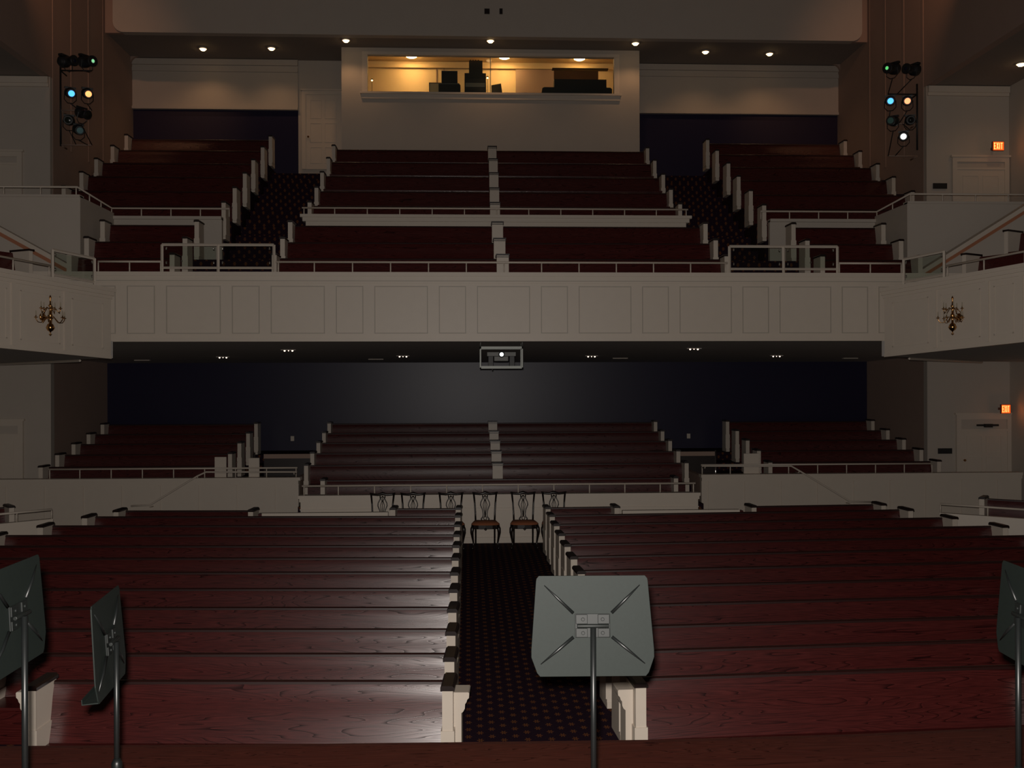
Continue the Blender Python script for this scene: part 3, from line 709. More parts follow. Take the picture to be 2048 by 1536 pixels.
# ------------------------------------------------------------------ chandelier sconces on the side boxes
def sconce(label, px, py, side):
    A, B, zt, zb, sl, M, e, n, sg = WING[side]
    u, p = on_line(px, py, A, B)
    o = thing('wall_chandelier', label, 'chandelier', p, 'brass wall chandeliers on the side boxes', world=False, rotz=math.atan2(-n.y, -n.x)-PI/2+PI)
    # local -y points into the hall
    st = MB().lathe([(.03, -.30), (.008, -.33), (.012, -.26), (.05, -.235), (.074, -.19), (.05, -.135), (.02, -.11), (.018, -.02), (.045, .02), (.02, .06), (.016, .16), (.035, .19), (.014, .22), (.012, .30), (.022, .33), (.004, .37)], (0, -.20, 0), 14)
    st.build('stem', BRASS, o)
    MB().lathe([(.07, -.012), (.06, -.03), (.02, -.04)], (0, 0, 0), 14, 'y').tube([(0, -.03, 0), (0, -.12, -.03), (0, -.2, 0)], .012, 8).build('wall_plate', BRASS, o)
    def arm(a, r, z0, zc):
        dx, dy = math.cos(a), math.sin(a)
        pts = [(.02, z0), (.06, z0+.03), (.10, z0-.02), (.15, z0-.075), (r*.85, z0-.07), (r, z0-.02), (r, zc)]
        ar = MB().tube([(dx*q, -.20+dy*q, z) for q, z in pts], .0075, 6)
        b_ = ar.build('arm', BRASS, o)
        cx, cy2 = dx*r, -.20+dy*r
        MB().lathe([(.006, zc-.012), (.034, zc), (.030, zc+.006), (.010, zc+.008), (.010, zc+.03)], (cx, cy2, 0), 10).build('drip_pan', BRASS, b_)
        MB().lathe([(.009, zc+.03), (.009, zc+.09), (.001, zc+.12)], (cx, cy2, 0), 8).build('candle', CANDLE, b_)
    for k in range(6): arm(PI/6+k*PI/3+.2, .24 if math.sin(PI/6+k*PI/3+.2) < .5 else .17, -.03, -.02)
    for k in range(5): arm(k*2*PI/5+.4, .16 if math.sin(k*2*PI/5+.4) < .5 else .14, .13, .14)
    return o
sconce('brass many-armed wall chandelier on the panelled front of the left side box', 84, 634, 'left')
sconce('brass many-armed wall chandelier on the panelled front of the right side box', 1919, 634, 'right')

# ------------------------------------------------------------------ box seats on the wings, and side pews at floor level
def box_pew(label, p_end, Lr, H, side, group, cat='pew'):
    """a pew running toward the stage from p_end, with a cream end toward the camera side rear"""
    s = -1 if side == 'left' else 1
    o = thing('box_pew', label, cat, p_end, group, world=False, rotz=math.radians(28.6 if s > 0 else -27.2))
    em = MB().prism([(0, -H), (s*.46, -H), (s*.46, 0), (0, -.0)], 'y', 0, .08).build('end_panel', WHITE, o)
    MB().box(*sorted((-s*.02, s*.48)), -.02, .10, -.005, .03).build('armrest', CAP, em)
    MB().prism([(s*.42, -.02), (s*.46, -.02), (s*.38, -H+.45), (s*.34, -H+.45)], 'y', -Lr, 0).build('backrest', PEW, o)
    MB().box(*sorted((0, s*.40)), -Lr, 0, -H+.38, -H+.44).build('seat', PEW, o)
    return o
E_ = box_pew
p = at(1932, 509, 18.4); E_('dark pew in the right side box, lower of two by the stair', p, 1.5, .85, 'right', 'pews in the side boxes')
p = at(2016, 462, 18.9); E_('dark pew in the right side box, upper of two by the stair', p, 1.5, .85, 'right', 'pews in the side boxes')
p = at(58, 501, 18.4); E_('dark pew with a cream end in the left side box beside the stair', p, 1.2, .85, 'left', 'pews in the side boxes')
for s, sg in (('left', -1), ('right', 1)):
    # floor-level side parapet, diagonal toward the stage
    if s == 'right': a, b2 = at(1880, 1008, 19.5), at(2075, 1021, 18.6)
    else: a, b2 = at(104, 1019, 19.3), at(-40, 1032, 18.5)
    nrm = Vector(((b2-a).y, -(b2-a).x, 0)).normalized()*.06
    zb0 = 0.2
    lo = MB().add([(a.x-nrm.x, a.y-nrm.y, 0), (b2.x-nrm.x, b2.y-nrm.y, 0), (b2.x+nrm.x, b2.y+nrm.y, 0), (a.x+nrm.x, a.y+nrm.y, 0),
                   (a.x-nrm.x, a.y-nrm.y, a.z-.17), (b2.x-nrm.x, b2.y-nrm.y, b2.z-.17), (b2.x+nrm.x, b2.y+nrm.y, b2.z-.17), (a.x+nrm.x, a.y+nrm.y, a.z-.17)],
                  [(3,2,1,0),(4,5,6,7),(0,1,5,4),(1,2,6,5),(2,3,7,6),(3,0,4,7)])
    struct('wall_low_%s' % s, lo, WHITE, 'low cream wall beside the pew ends')
    railing('white railing on the low wall at the %s end of the floor pews' % s, [a, b2], .17, .74)
for s, px, py, rz in (('right', 1966, 990, -38), ('left', 18, 1007, 38)):
    p = at(px, py, 20.1)
    xa, xb = (p.x, p.x+2.3) if s == 'right' else (p.x-2.3, p.x)
    pew('turned pew at floor level beyond the %s low wall railing' % s, 'floor-level side pews', xa, xb, 20.1, p.z, .22, math.radians(rz), 'a' if s == 'right' else 'b')

# small posts and partitions on the parterre aisle
for px, py0, py1, lab in ((509, 905, 957, 'chrome post beside the left rear aisle, behind the parapet railing'), (1431, 900, 950, 'chrome post by the right rear aisle barrier'), (1503, 895, 950, 'chrome post before the small cream partition at the right rear aisle')):
    p = at(px, py0, 23.75); z0 = PR[1][1]-PH
    o = thing('chrome_post', lab, 'post', (p.x, 23.75, z0), 'chrome posts by the rear aisles')
    MB().tube([(p.x, 23.75, z0), (p.x, 23.75, p.z)], .016, 10).build('pole', CHROME, o)
    MB().lathe([(.05, z0), (.05, z0+.01), (.02, z0+.02)], (p.x, 23.75, 0), 12).build('base', CHROME, o)
for px0, px1, py, lab in ((430, 453, 914, 'small cream partition in the left parterre, apart from the pew ends'), (498, 519, 916, 'small cream partition behind the left chrome post'), (1487, 1518, 907, 'small cream partition at the right rear aisle behind a chrome post')):
    a, b2 = at(px0, py, 23.5), at(px1, py, 23.5); z0 = PR[1][1]-PH
    tag(MB().box(a.x, b2.x, 23.47, 23.53, z0, a.z).build('partition', WHITE), lab, 'partition', 'small cream partitions by the rear aisles')

# ------------------------------------------------------------------ control booth
BY = 30.2; bl, br_ = -3.75, 5.25; wl, wr_, wb, wt = -2.97, 4.47, 12.28, 13.40
bm_ = MB().box(bl, wl, BY, BY+.15, 8.6, 14.2).box(wr_, br_, BY, BY+.15, 8.6, 14.2).box(wl, wr_, BY, BY+.15, 8.6, wb).box(wl, wr_, BY, BY+.15, wt, 14.2)
bm_.box(bl, bl+.12, BY+.15, 33.0, 8.6, 14.2).box(br_-.12, br_, BY+.15, 33.0, 8.6, 14.2)
struct('wall_booth', bm_, WALL, 'cream control booth wall above the balcony')
tr = MB().box(wl-.16, wr_+.16, BY-.05, BY, wt, wt+.09).box(wl-.16, wl, BY-.04, BY, wb, wt).box(wr_, wr_+.16, BY-.04, BY, wb, wt).box(wl-.22, wr_+.22, BY-.10, BY, wb-.06, wb).box(wl-.18, wr_+.18, BY-.05, BY, wb-.20, wb-.06)
struct('window_1', tr, WHITE, 'wide lit booth window with cream surround')
xm = at(981, 150, BY).x
MBW = MB().box(xm-.012, xm+.012, BY+.05, BY+.09, wb, wt); struct('trim_6', MBW, ALU)
gl = MB().box(wl, xm-.012, BY+.066, BY+.072, wb, wt).box(xm+.012, wr_, BY+.066, BY+.072, wb, wt)
struct('window_2', gl, GLASS, 'glass of the booth window')
inn = MB().box(bl+.12, br_-.12, 32.9, 33.1, 11.3, 14.12).box(bl+.12, bl+.14, BY+.15, 32.9, 11.3, 14.12).box(br_-.14, br_-.12, BY+.15, 32.9, 11.3, 14.12)
inn.box(bl+.12, br_-.12, 32.80, 32.9, 13.86, 13.98)
struct('wall_booth_inside', inn, BOOTHW, 'warmly lit inner wall of the booth')
struct('floor_booth', MB().box(bl+.12, br_-.12, BY+.15, 32.9, 11.2, 11.3), CARPET)
struct('ceiling_booth', MB().box(bl+.12, br_-.12, BY+.15, 32.9, 14.08, 14.12), BOOTHW)
dd = MB()
for px in (873, 888, 1085, 1143):
    q = at(px, 150, 32.88); dd.box(q.x-.012, q.x+.012, 32.86, 32.9, 11.3, 13.86)
struct('trim_7', dd, TAUPE)
q0, q1 = at(1032, 150, 32.7), at(1082, 150, 32.7)
tag(MB().box(q0.x, q1.x+.7, 32.7, 32.85, 11.3, 13.8).build('wall_cabinet', TAUPE), 'tall brownish cupboard against the booth back wall, right of the mullion', 'cabinet')
desk_o = thing('booth_counter', 'long dark counter under the booth window', 'counter', (C, BY+.5, 11.3))
MB().box(wl-.5, wr_+.5, BY+.16, BY+.95, wb-.09, wb-.04).build('counter_top', CAP, desk_o)
for xx in (wl-.4, C, wr_+.4): MB().box(xx-.03, xx+.03, BY+.2, BY+.9, 11.3, wb-.09).build('support', CAP, desk_o)
def booth_box(name, label, cat, px0, px1, pyt, Y, dep, mat, zb_=None):
    a, b2 = at(px0, pyt, Y), at(px1, pyt, Y); z0 = wb-.04 if zb_ is None else zb_
    o = thing(name, label, cat, ((a.x+b2.x)/2, Y, z0))
    return o, a.x, b2.x, z0, a.z
Y0 = BY+.35
o, xa, xb, z0, z1 = booth_box('picture_frame', 'thin dark frame standing behind the keyboard gear in the booth', 'frame', 858, 882, 165, Y0+.3, .03, CAP)
MB().box(xa, xb, Y0+.3, Y0+.33, z1-.02, z1).box(xa, xa+.02, Y0+.3, Y0+.33, z0, z1).box(xb-.02, xb, Y0+.3, Y0+.33, z0, z1).build('border', CAP, o)
MB().box(xa+.02, xb-.02, Y0+.31, Y0+.32, z0, z1-.02).build('print', BOOTHW, o)
o, xa, xb, z0, z1 = booth_box('equipment_case', 'black case with rounded ends low on the booth counter, under the monitor', 'case', 877, 921, 166, Y0, .3, BLACK)
MB().prism([(xa, z0), (xb, z0), (xb, z1-.06), (xb-.05, z1), (xa, z1)], 'y', Y0, Y0+.27).build('body', BLACK, o)
MB().box(xa, xb-.06, Y0-.01, Y0, z1-.03, z1-.01).build('lid_edge', GREY, o)
zc = z1
o, xa, xb, z0, z1 = booth_box('monitor', 'boxy black monitor with a pale top edge on the booth counter', 'monitor', 883, 915, 142, Y0+.05, .3, BLACK, zc)
MB().box(xa, xb, Y0+.05, Y0+.08, z0, z1).prism([(xa+.03, z0), (xb-.03, z0), (xb-.06, z1-.06), (xa+.06, z1-.06)], 'y', Y0+.08, Y0+.32).build('housing', BLACK, o)
MB().box(xa, xb, Y0+.05, Y0+.3, z1, z1+.01).build('top_edge', ALU, o)
o, xa, xb, z0, z1 = booth_box('equipment_rack', 'wide black equipment rack left of the booth mullion', 'equipment rack', 929, 972, 146, Y0, .4, BLACK)
MB().box(xa, xb, Y0, Y0+.4, z0, z1).build('cabinet', BLACK, o)
for k in range(5):
    zz = z0+.05+k*(z1-z0-.06)/5; MB().box(xa+.03, xb-.03, Y0-.015, Y0, zz, zz+(z1-z0)/5-.025).build('unit', GREY if k == 2 else BLACK, o)
zc = z1
o, xa, xb, z0, z1 = booth_box('equipment_box', 'smaller black box stacked on top of the booth rack', 'equipment box', 938, 965, 121, Y0+.05, .3, BLACK, zc)
MB().box(xa, xb, Y0+.05, Y0+.35, z0, z1).build('casing', BLACK, o)
for k in range(4): MB().box(xa+.03+k*.08, xa+.06+k*.08, Y0+.1, Y0+.16, z1, z1+.04).build('knob', BLACK, o)
o, xa, xb, z0, z1 = booth_box('laptop', 'open black laptop screen leaning right of the booth mullion', 'laptop', 983, 1006, 168, Y0, .3, BLACK)
MB().add([(xa, Y0, z0), (xb, Y0, z0), (xb-.06, Y0+.06, z1+.04), (xa, Y0+.06, z1-.02), (xa, Y0+.02, z0), (xb, Y0+.02, z0), (xb-.06, Y0+.08, z1+.04), (xa, Y0+.08, z1-.02)], [(0,1,2,3),(7,6,5,4),(0,4,5,1),(1,5,6,2),(2,6,7,3),(3,7,4,0)]).build('screen', BLACK, o)
MB().box(xa, xb, Y0+.03, Y0+.28, z0, z0+.02).build('keyboard_base', BLACK, o)
o, xa, xb, z0, z1 = booth_box('lamp_tray', 'flat black tray with two thin gooseneck lamps on the booth counter', 'tray lamp', 1046, 1074, 184, Y0, .3, BLACK)
MB().box(xa, xb, Y0, Y0+.2, z0, z0+.035).build('tray', BLACK, o)
for a_, b_ in ((xa+.03, xa+.2), (xb-.1, xb-.02)): MB().tube([(a_, Y0+.1, z0+.03), (a_+.02, Y0+.1, z0+.14), ((a_+b_)/2, Y0+.1, z0+.2), (b_, Y0+.1, z0+.12)], .006, 6).build('gooseneck', BLACK, o)
o, xa, xb, z0, z1 = booth_box('mixing_console', 'long black mixing console at the right end of the booth counter', 'mixing console', 1082, 1224, 174, Y0-.05, .5, BLACK)
MB().prism([(xa, z0), (xb, z0), (xb, z1-.04), (xb-.05, z1), (xa+.10, z1), (xa+.04, z1-.03)], 'y', Y0-.05, Y0+.1).build('front_body', BLACK, o)
q0, q1 = at(1108, 160, Y0+.2), at(1212, 160, Y0+.2)
MB().box(q0.x, q1.x, Y0+.1, Y0+.4, z0, q0.z).build('meter_bridge', BLACK, o)
q0, q1 = at(1108, 140, Y0+.45), at(1197, 140, Y0+.45)
tag(MB().box(q0.x, q1.x, Y0+.5, Y0+.53, at(1108, 162, Y0+.5).z, q0.z).build('glossy_panel', plain('glossy_brown_panel', (.20, .09, .035), .25)), 'glossy brown panel standing behind the mixing console in the booth', 'panel')
q0, q1 = at(1104, 139, Y0+.5), at(1216, 141, Y0+.5)
tag(MB().box(q0.x, q1.x, Y0+.42, Y0+.62, q0.z, q0.z+.03).build('booth_shelf', CAP), 'thin dark shelf above the glossy panel behind the console', 'shelf')
for px, py, lab in ((744, 160, 'small lit desk lamp at the left end of the booth counter'), (975, 155, 'small lit desk lamp beside the booth mullion'), (1203, 162, 'small lit desk lamp behind the right end of the mixing console')):
    p = at(px, py, Y0+.52); z0 = wb-.04
    o = thing('desk_lamp', lab, 'lamp', (p.x, p.y, z0), 'small lit desk lamps in the booth')
    MB().lathe([(.05, z0), (.05, z0+.015), (.01, z0+.02)], (p.x, p.y, 0), 12).build('base', BLACK, o)
    MB().tube([(p.x, p.y, z0+.02), (p.x, p.y, p.z-.03)], .008, 6).build('stalk', BLACK, o)
    MB().lathe([(.02, p.z+.04), (.05, p.z+.01), (.055, p.z)], (p.x, p.y, 0), 12).build('shade', BLACK, o)
    MB().ball((p.x, p.y, p.z-.01), .032, 10).build('bulb', glow('desk_bulb', (1, .62, .3), 4), o)
for px, lab in ((744, 'tiny dark mug at the far left of the booth counter'), (794, 'tiny brown figurine on the booth counter, under the left ceiling lamp'), (835, 'tiny dark cup on the booth counter, left of the framed print')):
    p = at(px+.0, 180, Y0); z0 = wb-.04; h = .14 if px == 794 else .06
    xo = p.x + (.10 if px == 744 else 0)
    o = MB().lathe([(.03, 0), (.04, h*.5), (.02, h*.65), (.035, h*.8), (.01, h)], (xo, Y0, z0), 10).build('trinket' if px == 794 else 'cup', plain('brown_ceramic', (.12, .05, .03), .4))
    tag(o, lab, 'figurine' if px == 794 else 'cup')
for i, px in enumerate((823, 1009, 1159)):
    z = 14.08; pq = (113.5, 115.5, 118.5)[i]; Yl = at_z(px, pq, 14.02).y; p = at(px, pq, Yl)
    o = thing('ceiling_lamp', 'round warm ceiling lamp glowing in the booth, %s of three' % ('left', 'middle', 'right')[i], 'ceiling lamp', (p.x, Yl, 13.98), 'round ceiling lamps in the booth')
    MB().lathe([(.18, z-.03), (.19, z)], (p.x, Yl, 0), 20).build('rim', BRASS, o)
    MB().lathe([(.001, z-.085), (.12, z-.08), (.17, z-.055), (.18, z-.03)], (p.x, Yl, 0), 20).build('diffuser', glow('booth_lamp_glass', (1.0, .56, .21), (85, 85, 45)[i]), o)

# door beside the booth, and other doors
def door(n, lab, xa, xb, z0, z1, Y, transom=0, knob_left=True):
    d = MB().box(xa, xb, Y-.05, Y-.01, z0, z1)
    w_, h_ = xb-xa, z1-z0
    for r0, r1 in ((.08, .30), (.36, .62), (.68, .93)):
        for c0_, c1_ in ((.12, .46), (.54, .88)):
            frame4(d, xa+w_*c0_, xa+w_*c1_, z0+h_*r0, z0+h_*r1, Y-.05, .02, .01)
    o = d.build('door_%d' % n, WHITE); o['kind'] = 'structure'; o['label'] = lab
    f = MB().box(xa-.12, xa, Y-.07, Y, z0, z1+.12+transom).box(xb, xb+.12, Y-.07, Y, z0, z1+.12+transom).box(xa, xb, Y-.07, Y, z1+transom, z1+.12+transom).box(xa-.16, xb+.16, Y-.10, Y, z1+.12+transom, z1+.17+transom)
    if transom: f.box(xa, xb, Y-.07, Y, z1, z1+.05)
    fo = f.build('door_frame', WHITE, o)
    if transom: MB().box(xa, xb, Y-.03, Y-.01, z1+.05, z1+transom).build('transom', WALL, o)
    kx = xa+.08 if knob_left else xb-.08
    MB().lathe([(.02, -.0), (.02, -.03), (.035, -.05), (.02, -.08)], (kx, Y-.05, z0+1.0), 10, 'y').build('knob', BRASS, o)
    return o
da, db = at(612, 190, 31.48), at(681, 333, 31.48)
door(1, 'cream panelled door left of the booth', da.x, db.x, db.z-.1, da.z, 31.48)
ra, rb_ = at(1920, 862, 25.3), at(2012, 862, 25.3)
door(2, 'cream door under the lit exit sign at floor level', ra.x, rb_.x, .5, ra.z, 25.3, .3)
ra, rb_ = at(1912, 340, 25.3), at(2040, 340, 25.3)
door(3, 'wide cream door of the gallery under the upper exit sign', ra.x, min(rb_.x, OXR-.15), 6.85, ra.z, 25.3, .2)
ra, rb_ = at(-30, 330, 25.3), at(36, 330, 25.3)
door(4, 'cream gallery door at the left edge', max(ra.x, OXL+.15), rb_.x, 6.85, ra.z, 25.3, .2)
ra, rb_ = at(-40, 872, 25.3), at(38, 872, 25.3)
door(5, 'cream door at floor level at the left edge', max(ra.x, OXL+.15), rb_.x, .5, ra.z, 25.3, .25)
cl = at(1975, 850, 25.2)
tag(MB().box(cl.x-.28, cl.x+.28, 25.16, 25.22, cl.z-.03, cl.z+.02).box(cl.x-.1, cl.x+.1, 25.12, 25.2, cl.z-.06, cl.z+.03).build('door_closer', BLACK), 'dark door closer at the top of the door under the lower exit sign', 'door closer')
# exit signs
def exit_sign(label, px, py, wpx=22, hpx=17):
    Y = 24.95; p = at(px, py, Y); w_ = wpx*Y/F; h_ = hpx*Y/F
    o = thing('exit_sign', label, 'exit sign', p, 'lit orange exit signs')
    MB().box(p.x-w_/2-.012, p.x+w_/2+.012, Y, Y+.06, p.z-h_/2-.012, p.z+h_/2+.012).box(p.x-.02, p.x+.02, Y+.06, 25.3, p.z-.03, p.z+.03).build('housing', plain('exit_housing', (.2, .05, .02), .5), o)
    MB().box(p.x-w_/2, p.x+w_/2, Y-.006, Y, p.z-h_/2, p.z+h_/2).build('face', glow('exit_face', (1.0, .13, .015), .8), o)
    L_ = MB(); lw = w_*.19; hh = h_*.38; t = w_*.055; y0, y1 = Y-.012, Y-.006
    def bar(xa, xb, za, zb3): L_.box(p.x+xa, p.x+xb, y0, y1, p.z+za, p.z+zb3)
    x = -w_*.43
    bar(x, x+t, -hh, hh)
    for zz in (-hh, -t/2, hh-t): bar(x, x+lw*.85, zz, zz+t)
    x = -w_*.20; n_ = 7
    for k in range(n_):
        a_ = k/(n_-1); zq = -hh + a_*(2*hh-t)
        bar(x+(lw-t)*a_, x+(lw-t)*a_+t, zq, zq+t*1.4); bar(x+(lw-t)*(1-a_), x+(lw-t)*(1-a_)+t, zq, zq+t*1.4)
    x = w_*.06; bar(x, x+t, -hh, hh)
    x = w_*.19; bar(x, x+lw, hh-t, hh); bar(x+lw/2-t/2, x+lw/2+t/2, -hh, hh)
    L_.build('letters', glow('exit_letters', (1.0, .50, .14), 1.8), o)
    lamp('exit_glow', 'POINT', (p.x, Y-.25, p.z-.1), 0.5, (1, .3, .08), .06)
exit_sign('small lit orange EXIT sign above the gallery door', 1997, 292)
exit_sign('small lit orange EXIT sign above the floor-level door', 2012, 818, 18)
for px, py, lab in ((1880, 372, 'small black plaque on the wall above the right gallery railing'), (1890, 902, 'small black plaque on the wall beside the floor-level door')):
    p = at(px, py, 25.28); tag(MB().box(p.x-.18, p.x+.18, 25.26, 25.3, p.z-.07, p.z+.07).build('plaque', BLACK), lab, 'plaque', 'black wall plaques')

# ------------------------------------------------------------------ downlights in the rear ceiling
for i, (px, py) in enumerate(((406, 97), (543, 96), (692, 80), (981, 81), (1271, 86), (1411, 103), (1539, 107))):
    p = at_z(px, py, 13.60)
    o = thing('downlight', 'small warm recessed downlight in the high rear ceiling, %s from the left' % ORD[i], 'downlight', (p.x, p.y, 13.56), 'warm downlights in the rear ceiling')
    MB().lathe([(.10, 13.60), (.10, 13.62), (.13, 13.62), (.13, 13.585), (.10, 13.58), (.10, 13.60)], (p.x, p.y, 0), 16).build('trim_ring', WHITE, o)
    MB().lathe([(.001, 13.53), (.06, 13.54), (.10, 13.59)], (p.x, p.y, 0), 16).build('lens', WARM, o)
    lamp('downlight_beam', 'SPOT', (p.x, p.y, 13.5), 22, (1.0, .55, .26), .05, (p.x, p.y, 5), math.radians(130), .7)
p = at_z(2042, 127, SB)
o = thing('downlight', 'warm recessed downlight in the ceiling of the right side bay', 'downlight', (p.x, p.y, SB-.06), None)
MB().lathe([(.13, SB), (.13, SB-.02), (.10, SB-.02)], (p.x, p.y, 0), 16).build('trim_ring', WHITE, o)
MB().lathe([(.001, SB-.07), (.06, SB-.06), (.10, SB-.02)], (p.x, p.y, 0), 16).build('lens', WARM, o)
lamp('bay_downlight_beam', 'SPOT', (p.x, p.y, SB-.12), 14, (1, .6, .3), .05, (p.x, p.y, 3), math.radians(140), .7)
# triple lights under the balcony, unlit; the bulb glow stands in for flash glints
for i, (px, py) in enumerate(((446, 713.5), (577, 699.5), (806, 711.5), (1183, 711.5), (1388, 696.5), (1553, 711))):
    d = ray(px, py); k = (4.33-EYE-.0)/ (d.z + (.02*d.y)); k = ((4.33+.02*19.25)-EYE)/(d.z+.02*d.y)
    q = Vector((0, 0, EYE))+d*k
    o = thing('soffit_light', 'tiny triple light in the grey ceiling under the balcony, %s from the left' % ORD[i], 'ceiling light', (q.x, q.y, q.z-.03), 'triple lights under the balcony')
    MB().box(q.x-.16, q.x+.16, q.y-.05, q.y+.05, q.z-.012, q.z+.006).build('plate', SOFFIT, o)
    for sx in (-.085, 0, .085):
        MB().ball((q.x+sx, q.y, q.z-.022), .020 if sx else .012, 10).build('bulb', GLINT, o)
for px, py, sx in ((752, 718, 'left'), (1240, 716, 'right'), (285, 720, 'far left'), (1700, 716, 'far right')):
    d = ray(px, py); k = ((4.33+.02*19.25)-EYE)/(d.z+.02*d.y); q = Vector((0, 0, EYE))+d*k
    tag(MB().box(q.x-.2, q.x+.2, q.y-.06, q.y+.06, q.z-.02, q.z+.01).build('air_vent', WALL), 'narrow pale air vent in the grey ceiling under the balcony, %s of the projector' % sx, 'vent', 'air vents under the balcony')

# ------------------------------------------------------------------ projector in its hanging cage
pY = 19.55
a, b2 = at(960, 693, pY), at(1046, 737, pY)
o = thing('projector_cage', 'pale metal cage hanging under the balcony front around the projector', 'cage', ((a.x+b2.x)/2, pY+.25, a.z))
x0, x1, z0, z1 = a.x, b2.x, b2.z, a.z
MB().box(x0, x1, pY, pY+.03, z1-.045, z1).box(x0, x0+.022, pY, pY+.03, z0, z1).box(x1-.022, x1, pY, pY+.03, z0, z1).box(x0+.02, x1-.02, pY, pY+.03, z0, z0+.05).build('front_frame', ALU, o)
MB().box(x0, x0+.022, pY+.5, pY+.53, z0, z1).box(x1-.022, x1, pY+.5, pY+.53, z0, z1).box(x0, x1, pY+.5, pY+.53, z1-.04, z1).box(x0, x0+.022, pY, pY+.53, z0, z0+.022).box(x1-.022, x1, pY, pY+.53, z0, z0+.022).box(x0, x1, pY+.03, pY+.5, z0, z0+.012).build('rear_frame', ALU, o)
for sx in (x0+.011, x1-.011):
    for yy in (pY+.015, pY+.515): MB().tube([(sx, yy, z1), (sx, yy, 4.36)], .008, 6).build('hanger', ALU, o)
pa, pb = at(974, 704, pY+.06), at(1032, 722, pY+.06)
o = thing('projector', 'grey projector with a bright round lens inside the hanging cage', 'projector', ((pa.x+pb.x)/2, pY+.2, pb.z))
pz1, pz0 = pa.z, at(1000, 712.5, pY+.06).z
MB().box(pa.x, pb.x, pY+.07, pY+.45, pz0, pz1).box(pa.x+.14, pb.x-.15, pY+.09, pY+.45, pb.z, pz0).build('body', GREY, o, bevel=.008)
MB().box(pa.x+.03, pa.x+.12, pY+.12, pY+.4, z0+.014, pz0).box(pb.x-.12, pb.x-.03, pY+.12, pY+.4, z0+.014, pz0).build('bracket', BLACK, o)
lc = at(1003.3, 708.8, pY+.05)
MB().lathe([(.062, .10), (.062, -.03), (.045, -.035), (.040, -.01)], (lc.x, pY+.06, lc.z), 20, 'y').build('lens_barrel', BLACK, o)
MB().lathe([(.040, 0), (.030, -.016), (.001, -.022)], (lc.x, pY+.05, lc.z), 16, 'y').build('lens', glow('flash_glint_lens', (.95, 1.0, .98), 1.6), o)  # glow stands in for the flash reflected in the lens
p = at(984.5, 740, pY+.1)
MB().ball((p.x, p.y, z0-.02), .015, 8).build('sensor', CHROME, o)

# ------------------------------------------------------------------ stage lights on the side walls
def spotlight(label, p, aim, lens, strength, r=.095, L=.42, on_pipe=None, lr=.72):
    """black theatre spotlight; p is the centre of its lens"""
    o = thing('stage_spotlight', label, 'stage light', p, 'black stage spotlights on the wall rigs', world=False)
    d = (Vector(aim)-Vector(p)).normalized()
    q = d.to_track_quat('-Y', 'Z'); M = q.to_matrix().to_4x4()
    MB(M).lathe([(r, 0), (r*1.12, .0), (r*1.12, .05), (r*.92, .06), (r*.92, L*.5), (r*1.25, L*.55), (r*1.25, L*.85), (r*.7, L), (.01, L)], (0, 0, 0), 16, 'y').box(-r*1.25, r*1.25, L*.56, L*.8, r*.9, r*1.35).build('body', BLACK, o)
    MB(M).lathe([(.001, -.006), (r*lr, -.006)], (0, 0, 0), 16, 'y').lathe([(r*lr, -.006), (r*(lr+.08), -.002)], (0, 0, 0), 16, 'y').build('lens', glow('lens_'+label.split()[1], lens, strength) if strength > 0 else plain('unlit_lens', lens, .15), o)
    yk = MB(M).tube([(-r*1.3, L*.45, 0), (-r*1.35, L*.45, -.16), (-.06, L*.45, -.24), (.06, L*.45, -.24), (r*1.35, L*.45, -.16), (r*1.3, L*.45, 0)], .010, 5)
    yk.build('yoke', BLACK, o)
    if on_pipe is not None:
        s = M @ Vector((0, L*.45, -.24)); e = Vector(on_pipe)-Vector(p)
        MB().tube([s, e], .012, 6).build('hanging_arm', BLACK, o)
    return o
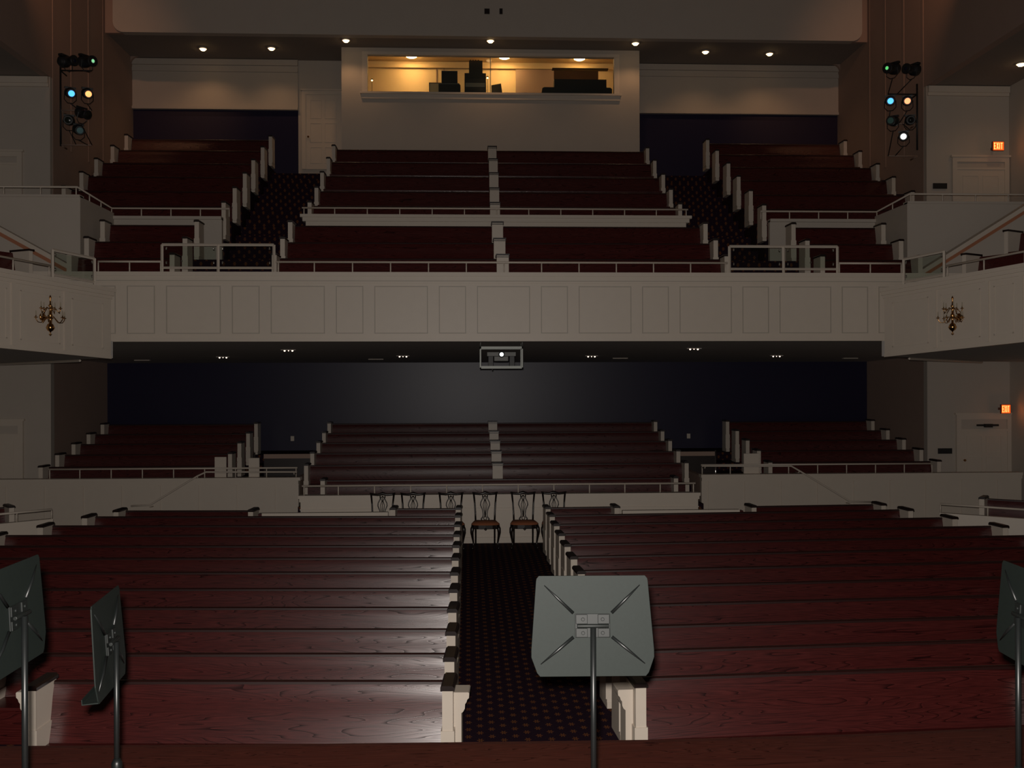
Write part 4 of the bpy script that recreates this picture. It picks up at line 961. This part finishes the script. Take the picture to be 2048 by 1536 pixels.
for side in ('left', 'right'):
    s = -1 if side == 'left' else 1
    Yp = 24.9
    if side == 'left': pp = at(121, 150, Yp); zA, zB = at(121, 128, Yp).z, at(121, 292, Yp).z
    else: pp = at(1834, 170, Yp); zA, zB = at(1834, 168, Yp).z, at(1834, 300, Yp).z
    o = thing('light_rig', 'black vertical pipe with cross arms on the corner of the %s wall, carrying stage lights' % side, 'lighting rig', (pp.x, Yp, zB), 'wall rigs for stage lights')
    MB().tube([(pp.x, Yp, zB), (pp.x, Yp, zA)], .024, 8).build('pipe', BLACK, o)
    for pyy in ((150, 228, 296) if side == 'left' else (180, 240, 306)):
        z = at(pp.x, pyy, Yp).z
        z = EYE + (768-pyy)/F*Yp*(1.0)
        MB().tube([(pp.x, Yp, z), (pp.x-s*.75, Yp, z)], .018, 6).tube([(pp.x, Yp, z), (pp.x+s*.02, 25.32, z)], .018, 6).build('cross_arm', BLACK if pyy < 200 else TAUPE, o)
    if side == 'left':
        fx = [(150, 121, (3, 20, 11), (.01, .01, .05), 0, 'unlit black spotlight, outer of the top pair on the left rig'), (186, 122, (-1, 19, 10), (.5, .9, .6), .3, 'faintly green-lensed spotlight, inner of the top pair on the left rig'),
              (143, 187, (3, 2, 2), (.10, .42, 1.0), 1.4, 'blue-glowing spotlight on the left rig'), (177, 188, (3, 2, 2), (1.0, .34, .12), 1.7, 'orange-glowing spotlight on the left rig'),
              (176, 230, (12, 12, 1), (.03, .03, .02), 0, 'unlit spotlight turned to the seats below the orange one on the left rig'), (136, 240, (-3, 0, 4), (.02, .03, .02), 0, 'unlit black spotlight on the outer side low on the left rig'), (160, 261, (4, 2, 1), (.05, .09, .09), .25, 'unlit spotlight with a dull grey lens, lowest on the left rig')]
    else:
        fx = [(1774, 136, (3, 19, 10), (.3, .9, .4), .3, 'faintly green-lensed spotlight, inner of the top pair on the right rig'), (1811, 137, (1, 20, 11), (.02, .02, .06), 0, 'unlit black spotlight, outer of the top pair on the right rig'),
              (1781, 202, (1, 0, 3), (.10, .42, 1.0), 1.4, 'blue-glowing spotlight on the right rig'), (1815, 202, (1, 0, 3), (1.0, .30, .14), 1.7, 'orange-glowing spotlight on the right rig'),
              (1781, 241, (2, 14, 8), (.06, .12, .10), .1, 'unlit spotlight below the blue one on the right rig'), (1822, 240, (3, 0, 4), (.02, .02, .02), 0, 'unlit black spotlight on the outer side low on the right rig'), (1807, 273, (0, 0, 3), (.9, .92, .88), .9, 'white-lensed spotlight, lowest on the right rig')]
    for px, py, aim, lc_, st_, lab in fx:
        top = py < 150
        p = at(px, py, Yp-.5-(.55 if 225 < py < 250 and px not in (136, 1822) else 0)-(.30 if top and abs(px-(186 if side == 'left' else 1774)) < 3 else 0))
        arm_z = min((EYE + (768-q_)/F*Yp for q_ in ((150, 228, 296) if side == 'left' else (180, 240, 306))), key=lambda z: abs(z-(p.z-.35)))
        spotlight(lab, p, aim, lc_, st_, on_pipe=(min(max(p.x, min(pp.x, pp.x-s*.75)), max(pp.x, pp.x-s*.75)), Yp, arm_z), r=.115 if top else .10, L=.46 if top else .38, lr=.32 if top else .66)
# warm wall washers high on the upper side walls (out of the picture), fixtures added on the ceiling to warm these walls
for s, X in ((-1, HXL), (1, HXR)):
    for k, yy in enumerate((21.5,)):
        p = Vector((X-s*1.0, yy, 15.75))
        o = thing('wall_washer', 'warm wall washer on the high ceiling by the %s wall, above the picture' % ('left' if s < 0 else 'right'), 'lamp', p, 'wall washers on the high ceiling')
        MB().lathe([(.10, 15.98), (.12, 15.80), (.12, 15.78)], (p.x, p.y, 0), 14).build('can', BLACK, o)
        MB().lathe([(.001, 15.79), (.10, 15.80)], (p.x, p.y, 0), 14).build('lens', WARM, o)
        lamp('wall_washer_beam', 'SPOT', (p.x, p.y, 15.7), 260, (1, .45, .22), .1, (X, yy+3.2, 14.2), math.radians(62), .9)
